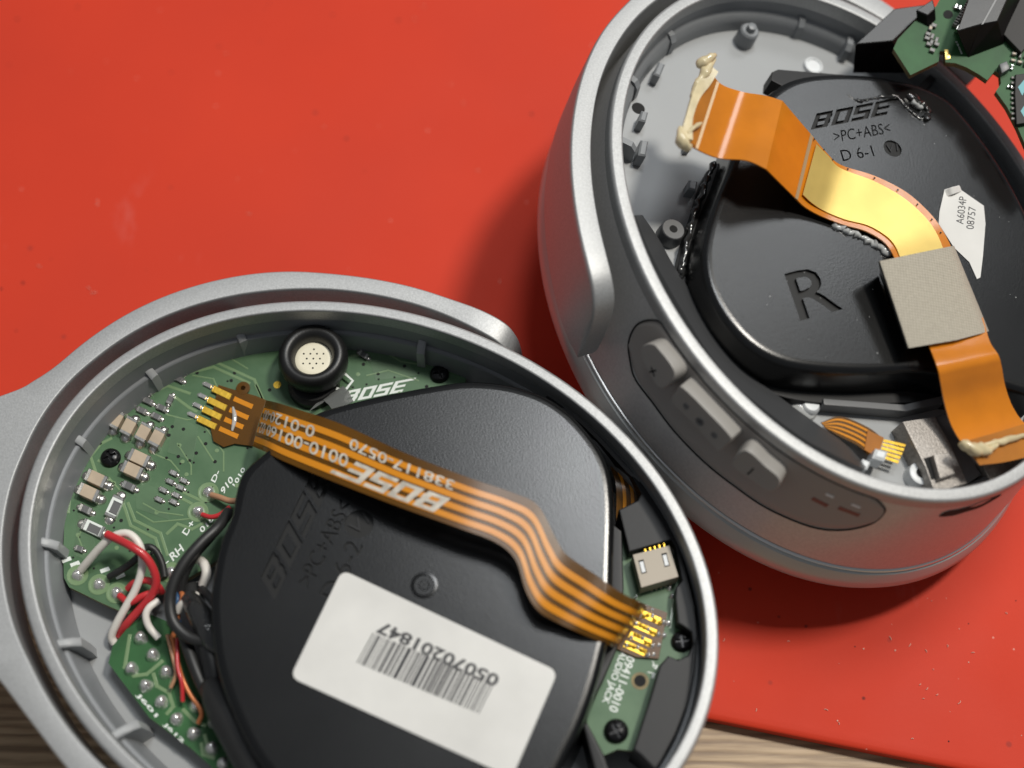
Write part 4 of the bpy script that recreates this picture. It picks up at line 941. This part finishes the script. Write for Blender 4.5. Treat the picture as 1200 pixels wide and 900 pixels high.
# groove round the panel
m = MB(); gp = [onwall(x, y) for x, y in [tuple(v.xy) for v in catmull([Vector((*p, 0)) for p in panel_px], 5, True)]]
gp.append(gp[0]); m.tube([p + nn * 0.03 for p, nn in gp], 0.11, 6, sub=1); m.build('panel_groove', VOID, panel)
def button(face, prot, name):
    cx = sum(p[0] for p in face) / len(face); cy = sum(p[1] for p in face) / len(face)
    p0, n0 = onwall(cx, cy)
    P2 = resample(catmull([Vector((x, y, 0)) for x, y in face], 6, True), 60)
    base = [onwall(x, y)[0] for x, y in P2]
    base = [p - n0 * (p - p0).dot(n0) for p in base]; c0 = sum(base, Vector()) / len(base)
    def ring(lift, ins): return [p + (c0 - p).normalized() * ins + n0 * lift for p in base]
    m = MB(); m.loft([ring(-0.8, 0), ring(prot - 0.22, 0.0), ring(prot - .06, .07), ring(prot, 0.24)]); o = m.build(name, BUTTON, panel, smooth=40)
    return o, c0, n0
def sharp(poly, k=0.18):
    out = []
    for i in range(len(poly)):
        a_, b_ = Vector(poly[i]), Vector(poly[(i + 1) % len(poly)]); out += [tuple(a_.lerp(b_, k * .5)), tuple(a_.lerp(b_, .5)), tuple(a_.lerp(b_, 1 - k * .5))]
    return out
bplus, cp, np_ = button([(768, 399), (778, 396), (787, 402), (807, 431), (790, 449), (772, 425), (766, 410)], 2.1, 'button')
bmid, cm_, nm_ = button(sharp([(811, 440), (872, 503), (855, 519), (798, 459)]), 2.1, 'button')
bmin, cn_, nn_ = button([(882, 513), (905, 532), (921, 546), (921, 556), (910, 562), (890, 550), (866, 530)], 2.1, 'button')
def mark(parent, pts_list, c0, n0, prot, mt, name):
    m = MB()
    for (x0, y0, x1, y1, w_) in pts_list:
        X = Vector((REX.dot(REX), 0, 0)); 
        a_, b_ = on_plane(x0, y0, c0 + n0 * prot, n0), on_plane(x1, y1, c0 + n0 * prot, n0)
        t = (b_ - a_).normalized(); s_ = n0.cross(t) * w_
        m.loft([[a_ + s_ - n0 * .05, a_ - s_ - n0 * .05, b_ - s_ - n0 * .05, b_ + s_ - n0 * .05], [a_ + s_ + n0 * .02, a_ - s_ + n0 * .02, b_ - s_ + n0 * .02, b_ + s_ + n0 * .02]])
    return m.build(name, mt, parent, smooth=0)
def on_plane(x, y, p0, n0):
    o, d_ = RF.raylocal(x, y); return o + d_ * ((p0 - o).dot(n0) / d_.dot(n0))
mark(bplus, [(761, 436, 769, 434, .10), (763, 430, 767, 441, .10)], cp, np_, 2.1, VOID, 'plus_sign')
mark(bmin, [(876, 556, 883, 549, .10)], cn_, nn_, 2.1, VOID, 'minus_sign')
for x, y, r in ((804, 476, .38), (820, 494, .55), (837, 510, .40)):
    p = on_plane(x, y, cm_ + nm_ * 2.1, nm_); ax = nm_.orthogonal().normalized(); m = MB()
    m.lathe(p, [(r, -.05), (r, .03), (r * .8, .04), (r * .7, .0), (r * .1, 0.0)], 18, 0, (ax, nm_.cross(ax), nm_)); m.build('button_dimple', GREYD, bmid)
for x0, y0, x1, y1, mt in ((968, 578, 977, 582, WHITEP), (998, 590, 1008, 594, WHITEP), (952, 583, 970, 592, REDINK), (983, 594, 1007, 603, REDINK)):
    pa, na = onwall(x0, y0); pb, nb = onwall(x1, y1); m = MB(); t = (pb - pa).normalized(); s_ = na.cross(t) * (0.16 if mt is WHITEP else 0.3)
    m.loft([[pa + s_ + na * .1, pa - s_ + na * .1, pb - s_ + nb * .1, pb + s_ + nb * .1], [pa + s_ + na * .15, pa - s_ + na * .15, pb - s_ + nb * .15, pb + s_ + nb * .15]]); m.build('indicator' if mt is WHITEP else 'printed_icon', mt, panel)
# dark slit scratched in the wall
sl = [(1100, 605), (1110, 599), (1122, 597), (1140, 592), (1158, 585), (1174, 579), (1160, 588), (1146, 595), (1130, 600), (1116, 604)]
wallpatch(sl, [(0, 0.02), (0.02, 0.06)], 'microphone_slit', VOID, rc, n=40)

# ---- torn sticker
m = MB(); st = [(1107, 222), (1116, 219), (1124, 217), (1127, 223), (1140, 232), (1153, 241), (1155, 262), (1152, 300), (1149, 325), (1145, 327), (1136, 307), (1118, 290), (1100, 262), (1101, 248)]
m.prism(RF.poly(st, RT + .1), RBASE + RT - .02, RBASE + RT + 0.10, 0.02); stk = m.build('sticker', PAPER, rc); tag(stk, 'torn white paper sticker with printed serial text')
m = MB(); m.strip([RP(1107, 223, RT + .1), RP(1116, 219, RT + .9), RP(1125, 218, RT + .3)], [RP(1110, 230, RT + .12), RP(1118, 227, RT + .5), RP(1127, 224, RT + .12)], 0.08); m.build('curled_corner', PAPER, stk)
silk(RF, stk, [('A6034P', (1129, 263), (1133, 231), (1120, 262), 0.0), ('08757', (1141, 269), (1144, 243), (1132, 268), 0.0)], RT + 0.1, 0.0, INK)

# ---- right yoke
tr_ = [(94.3, 3.0, 5.7, -11.4, 1.4), (94.0, 3.0, 5.7, -8.4, 4.6), (93.2, 3.0, 5.7, -5.4, 7.6), (91.8, 2.95, 5.68, -3.0, 10.1), (89.6, 2.95, 5.65, -1.6, 11.6), (86.6, 2.85, 5.55, -.95, 12.3), (82, 2.6, 5.3, -.8, 12.4), (72, 2.2, 4.82, -.8, 12.4), (58, 1.85, 4.38, -.8, 12.4), (48, 1.75, 4.2, -.8, 12.4), (36, 1.63, 4.1, -.8, 12.4), (24, 1.65, 4.0, -.8, 12.4),
       (12, 1.7, 4.6, -.8, 12.4), (4, 1.7, 7.0, -.8, 12.4), (-4, 1.7, 11, -.8, 12.4), (-14, 1.6, 12, -.8, 12.4), (-24, 1.4, 7.5, -.8, 12.4), (-32, 1.1, 4.6, -.8, 12.4), (-42, .9, 4.0, -.8, 12.4), (-54, .8, 3.4, -.8, 12.4), (-66, .8, 3.4, -.8, 12.4)]
yr = yoke(tr_, RA, RB, RANG, RBASE, 'headband_yoke', SILVER)
yr.matrix_world = rc.matrix_world.copy()
tag(yr, 'narrow silver yoke arm beside the earcup marked with the letter R', 'headphone yoke', 'headband yoke arms')

# ================================================================== flex cable lying over the right cup
FF = RF.sub(Vector((0, 0, 0)))
fr0 = RF.P(960, 210, 1.0); FF = Fr(RO, REX, REY, RN, (fr0.x, fr0.y, 0.5))
fc = FF.root('flex_cable', 'broad orange flex cable with a gold stiffener lying over the letter R housing', 'flex cable')
def FP(x, y, h): return FF.P(x, y, h)
# torn end, first panel
A1 = [(831, 72, 7.5), (842, 96, 6.6), (868, 107, 5.6), (897, 112, 6.2), (917, 118, 6.6)]
A2 = [(801, 164, 7.5), (817, 175, 6.6), (842, 185, 5.6), (875, 188, 6.2), (898, 198, 6.6)]
m = MB(); m.strip([FP(*p) for p in A1], [FP(*p) for p in A2], 0.16); main = m.build('orange_film', ORANGE, fc, smooth=60)
m = MB(); m.strip([FP(828, 76, 7.75), FP(841, 96, 6.85)], [FP(801, 160, 7.75), FP(816, 172, 6.85)], 0.12, sub=3); m.build('brown_stiffener', ORANGED, fc)
m = MB(); m.strip([FP(840, 95, 6.95), FP(843, 97, 6.95)], [FP(815, 173, 6.95), FP(818, 175, 6.95)], 0.1, sub=2); m.build('edge_strip', FEDGE, fc)
# second panel folds down to the gold stiffener
m = MB(); m.strip([FP(917, 118, 6.6), FP(933, 137, 4.6), FP(951, 158, 2.4)], [FP(898, 198, 6.6), FP(914, 214, 4.6), FP(933, 233, 2.4)], 0.16); m.build('orange_film', ORANGE, fc, smooth=60)
m = MB(); m.strip([FP(950, 157, 2.65), FP(953, 160, 2.5)], [FP(932, 232, 2.65), FP(935, 234, 2.5)], 0.1, sub=2); m.build('edge_strip', FEDGE, fc)
G1 = [(951, 158, 2.4), (967, 177, 1.5), (985, 193, 1.0), (1025, 206, .9), (1062, 225, .9), (1090, 250, 1.0), (1106, 272, 1.2), (1118, 296, 1.6)]
G2 = [(933, 233, 2.4), (944, 243, 1.5), (962, 253, 1.0), (988, 263, .9), (1013, 270, .9), (1033, 281, 1.0), (1043, 292, 1.2), (1050, 306, 1.6)]
m = MB(); m.strip([FP(*p) for p in G1], [FP(*p) for p in G2], 0.2); m.build('orange_film', ORANGE, fc, smooth=60)
gi1 = [(957, 169, 2.3), (971, 183, 1.65), (985, 197, 1.15), (1024, 212, 1.05), (1058, 231, 1.05), (1084, 254, 1.15), (1098, 274, 1.35), (1108, 298, 1.75)]
gi2 = [(941, 228, 2.3), (952, 238, 1.65), (966, 247, 1.15), (990, 257, 1.05), (1017, 264, 1.05), (1038, 276, 1.15), (1049, 288, 1.35), (1056, 304, 1.75)]
m = MB(); m.strip([FP(*p) for p in gi1], [FP(*p) for p in gi2], 0.08); m.build('gold_stiffener', GOLDF, fc, smooth=60)
m = MB()
for i in range(9):
    t = i / 9; k = catmull([Vector(p) for p in G1], 4); q = k[int(t * (len(k) - 1))]; k2 = catmull([Vector(p) for p in gi1], 4)[int(t * (len(k) - 1))]
    c = FP(*((q + k2) / 2)) + Vector((0, 0, .1)); m.lathe(c, [(.10, -.05), (.10, .04)], 8)
m.build('via_holes', VOID, fc)
# last panel, below the tape
B1 = [(1152, 372, 2.4), (1160, 400, 2.6), (1170, 416, 3.0), (1174, 430, 2.2), (1178, 452, 0.4), (1187, 477, -0.8), (1202, 497, -1.0), (1230, 515, -0.6)]
B2 = [(1082, 390, 2.4), (1090, 408, 2.6), (1099, 432, 3.0), (1102, 446, 2.2), (1107, 472, 0.4), (1115, 498, -.8), (1128, 520, -1.0), (1150, 545, -.6)]
m = MB(); m.strip([FP(*p) for p in B1], [FP(*p) for p in B2], 0.18); m.build('orange_film', ORANGE, fc, smooth=60)
m = MB(); m.strip([FP(1128, 518, 0.2), FP(1170, 506, .2), FP(1215, 492, .2)], [FP(1148, 545, .2), FP(1180, 541, .2), FP(1225, 530, .2)], 0.12); m.build('brown_stiffener', ORANGED, fc)
# fabric tape wrapped round the cable
tp1 = [(1030, 306), (1060, 300), (1092, 293), (1118, 288)]; tp2 = [(1064, 408), (1094, 403), (1128, 397), (1159, 388)]
rings = []
n_ = 17
for k in range(n_):
    t = k / (n_ - 1)
    tl = catmull([Vector((*p, 0)) for p in tp1], 8); tl2 = catmull([Vector((*p, 0)) for p in tp2], 8)
    def at(u): 
        i = int(u * (len(tl) - 1)); i = min(i, len(tl) - 2); f = u * (len(tl) - 1) - i
        return tl[i].lerp(tl[i + 1], f).lerp(tl2[i].lerp(tl2[i + 1], f), t)
    r = []
    for u, h in ((0.0, 3.6), (0.01, 3.95), (0.05, 4.1), (0.3, 4.15), (0.6, 4.1), (0.9, 3.7), (0.97, 3.3), (1.0, 2.6)):
        q = at(u); r.append(FP(q.x, q.y, h - 0.9 * t))
    for u, h in ((0.98, 2.3), (0.6, 3.5), (0.3, 3.6), (0.02, 3.4)):
        q = at(u); r.append(FP(q.x, q.y, h - 0.9 * t))
    rings.append(r)
m = MB(); m.loft(rings); tape = m.build('fabric_tape', FABRIC, fc, smooth=50); tag(tape, 'beige woven tape wrapped round the cable')
m = MB(); m.strip([FP(1033, 318, 0.5), FP(1048, 360, .5), FP(1066, 405, .5)], [FP(1120, 300, .5), FP(1140, 340, .4), FP(1150, 385, .2)], 0.2); m.build('tape_underside', BLACKS, fc)
m = MB(); m.strip([FP(1031, 307, 3.5), FP(1047, 356, 3.1), FP(1064, 408, 2.6)], [FP(1033, 320, .6), FP(1048, 363, .5), FP(1065, 409, .4)], 0.15); m.build('tape_underside', RUBBER, fc)
# dried adhesive on the torn ends
def paste(pts, r, seed, name='dried_adhesive'):
    random.seed(seed); m = MB(); P_ = catmull([FP(*p) for p in pts], 6); rr = [v.x for v in catmull([Vector((r * random.uniform(.8, 1.2), 0, 0)) for _ in pts], 6)]; n = len(rr)
    m.tube(P_, lambda t: rr[min(int(t * (n - 1)), n - 1)] * (0.35 + 0.65 * math.sin(math.pi * min(1, max(0, t * .9 + .05)))), 12, sub=1)
    ph = [random.uniform(0, 6) for _ in range(6)]
    def wob(v):
        x, y, z = v; return (x + .13 * r * math.sin(3.1 * y + ph[0]) + .1 * r * math.sin(7 * z + ph[1]), y + .14 * r * math.sin(3.4 * x + ph[2]) + .1 * r * math.sin(8 * x + ph[3]), z + .14 * r * math.sin(2.7 * x + 3.3 * y + ph[4]))
    m.v = [wob(v) for v in m.v]
    return m.build(name, PASTE, fc, smooth=70)
paste([(838, 64, 8.4), (832, 68, 8.3), (822, 74, 8.0), (818, 80, 7.6)], 0.55, 1)
paste([(836, 70, 7.8), (828, 82, 7.8), (822, 92, 7.6), (814, 104, 7.3), (812, 116, 7.4)], 0.6, 2)
m = MB(); m.strip([FP(*p) for p in ((829, 74, 8.0), (820, 90, 7.95), (811, 112, 7.95), (804, 136, 7.95), (797, 160, 7.95))], [FP(*p) for p in ((842, 84, 7.9), (832, 100, 7.75), (820, 116, 7.8), (812, 140, 7.85), (812, 164, 7.75))], 0.4); m.build('dried_adhesive', PASTE, fc, smooth=60)
paste([(799, 150, 7.6), (797, 160, 7.6), (804, 170, 7.4), (810, 172, 7.3)], 0.75, 4)
paste([(806, 155, 7.9), (816, 148, 7.7), (822, 144, 7.4)], 0.25, 5)
paste([(1126, 518, 0.9), (1138, 525, 0.9), (1152, 527, .8), (1168, 524, .6)], 0.75, 6)
paste([(1150, 522, .7), (1175, 517, .6), (1210, 508, .5)], 0.45, 7)

# ================================================================== loose circuit board, upper right
BN = Vector((-0.06, -0.16, 1)).normalized(); BEX = (Vector((1, 0, 0)) - BN * BN.x).normalized(); BEY = BN.cross(BEX)
q = WF.P(1120, 50, 29.5)
BF = Fr(q, BEX, BEY, BN)
cb = BF.root('circuit_board', 'loose green circuit board with black connectors leaning over the earcup rim', 'circuit board')
pts = [(1047, 57), (1052, 46), (1072, 25), (1084, 18), (1097, 7), (1103, -4), (1120, -30), (1150, -60), (1230, -70), (1270, -20), (1275, 150), (1230, 200), (1205, 178), (1192, 148), (1180, 125), (1167, 107), (1173, 98), (1172, 87), (1166, 83), (1157, 94), (1147, 87), (1133, 79), (1120, 74), (1108, 73), (1107, 60), (1101, 60), (1100, 72), (1067, 88)]
pp = BF.poly(pts, 0)
m = MB(); m.prism(pp, -1.0, 0.0, mi=1, mcap=0); lb = m.build('board', [PCBV, PCBE], cb, smooth=0)
def BP(x, y, h=0.0): return BF.P(x, y, h)
def bpoly(name, px, h0, h1, mt, bev=.15, parent=cb):
    m = MB(); m.prism(BF.poly(px, h1), h0, h1, bev); return m.build(name, mt, parent, smooth=30)
# connector under the board edge
c0 = [BP(1003, 84, -7.5), BP(1064, 85, -7.5), BP(1102, 12, -7.5), BP(1050, 12, -7.5)]
def hull(name, low, high, mt): 
    m = MB(); m.loft([[tuple(p) for p in low], [tuple(p) for p in high]]); o = m.build(name, mt, cb, smooth=0)
    md = o.modifiers.new('bevel', 'BEVEL'); md.width = 0.00012; md.segments = 2; return o
hull('under_connector', [BP(999, 86, -6.0), BP(1066, 86, -6.0), BP(1100, 30, -6.0), BP(1048, 30, -6.0)], [BP(1002, 52, -1.2), BP(1046, 48, -1.2), BP(1093, 4, -1.2), BP(1048, 10, -1.2)], BOXB)
hull('clip_block', [BP(1074, 24, 0), BP(1088, 32, 0), BP(1097, 24, 0), BP(1093, 6, 0)], [BP(1073, 12, 1.2), BP(1087, 18, 1.2), BP(1096, 10, 1.2), BP(1093, -1, 1.2)], BOXB)
# tall black connector on top
hull('tall_connector', [BP(1122, 40, 0), BP(1134, 68, 0), BP(1176, 52, 0), BP(1215, -30, 0), BP(1160, -40, 0)], [BP(1121, 37, 3.6), BP(1150, 28.5, 3.6), BP(1169, 25, 3.6), BP(1200, -45, 3.6), BP(1150, -45, 3.6)], BOXB)
m = MB(); m.strip([BP(1150, 29, 3.75), BP(1182, -30, 3.75)], [BP(1152.5, 28, 3.75), BP(1185, -30, 3.75)], .1, sub=1); m.build('connector_rib', GREYD, cb)
for k in range(16):
    x, y = 1118 + k * 1.75, 31 - k * 2.9
    comp(BF, cb, 'connector_pin', x, y, 5, 1.6, 200, 0, 0.7, (TINB, TINB), .3, False)
comp(BF, cb, 'connector_pin', 1121, 36, 7, 3, 120, 0, 1.0, (TIN, TIN), .3, False)
# slots, pads
m = MB(); m.lathe(BP(1111, 17, 0), [(.6, -.02), (.6, 0.03), (.35, .04)], 20); m.build('board_slot', VOID, cb)
bpoly('gold_edge_pad', [(1107, 58), (1111, 58), (1114, 68), (1108, 70)], -0.02, 0.03, GOLDF, 0.002)
silk(BF, cb, [('J500', (1119, 48), (1126, 64), (1121, 47), 0.02)], 0.0)
comp(BF, cb, 'small_part', 1122, 10, 7, 5, 20, 0, .5, (RESI, TIN), .3)
bpoly('memory_chip', [(1176, 40), (1197, 62), (1215, 40), (1200, -10), (1190, 0)], 0, 0.9, CHIP)
bpoly('controller_chip', [(1190, 87), (1215, 84), (1222, 140), (1191, 146), (1189, 110)], 0, 0.7, CHIP)
for px_ in ([(1193, 102), (1203, 90), (1206, 96), (1198, 112)], [(1196, 130), (1203, 120), (1206, 132), (1200, 137)]): bpoly('chip_mark', px_, .7, .72, TEAL, .002)
bpoly('inductor', [(1171, 75), (1180, 71), (1184, 80), (1174, 86)], 0, 1.0, GREYD)
bpoly('brass_can', [(1195, 22), (1203, 20), (1204, 40), (1197, 40)], 0, .8, GOLDF)
random.seed(21)
sp = [(1086, 46), (1092, 44), (1097, 48), (1091, 51), (1088, 53), (1097, 53), (1092, 60), (1090, 34), (1094, 31), (1087, 41)]
for x, y in sp: comp(BF, cb, 'chip_part', x, y, 6, 4, random.choice((20, 110)), 0, .4, (CERAM if random.random() < .3 else RESI, TINB), .28, False)
for gy in range(0, 16):
    for gx in range(0, 10):
        x, y = 1143 + gx * 7.4 - gy * 0.9 + random.uniform(-.6, .6), 55 + gy * 7.6 + gx * 1.6 + random.uniform(-.6, .6)
        if random.random() < .22 or x > 1210: continue
        if y > 72 + (x - 1143) * .35 and x < 1168: continue
        if x < 1178 and y > 68: continue
        if y > 96 and x < 1172 + (y - 90) * 0.42 + 4: continue
        if x > 1184 and 80 < y < 150: continue
        if y < 66 and x < 1172 or y < 64 and x > 1176: continue
        comp(BF, cb, 'chip_part', x, y, random.choice((5.4, 6.2)), random.choice((2.8, 3.4)), random.choice((12, 12, 102)), 0, random.uniform(.3, .55), (random.choice((CERAM, RESI, RESI, CHIP)), random.choice((TINB, TINB, SOLDER))), .26, False)
for k in range(9): comp(BF, cb, 'chip_pin', 1187, 92 + k * 6, 5, 2.6, 0, 0, .3, (TINB, TINB), .3, False)
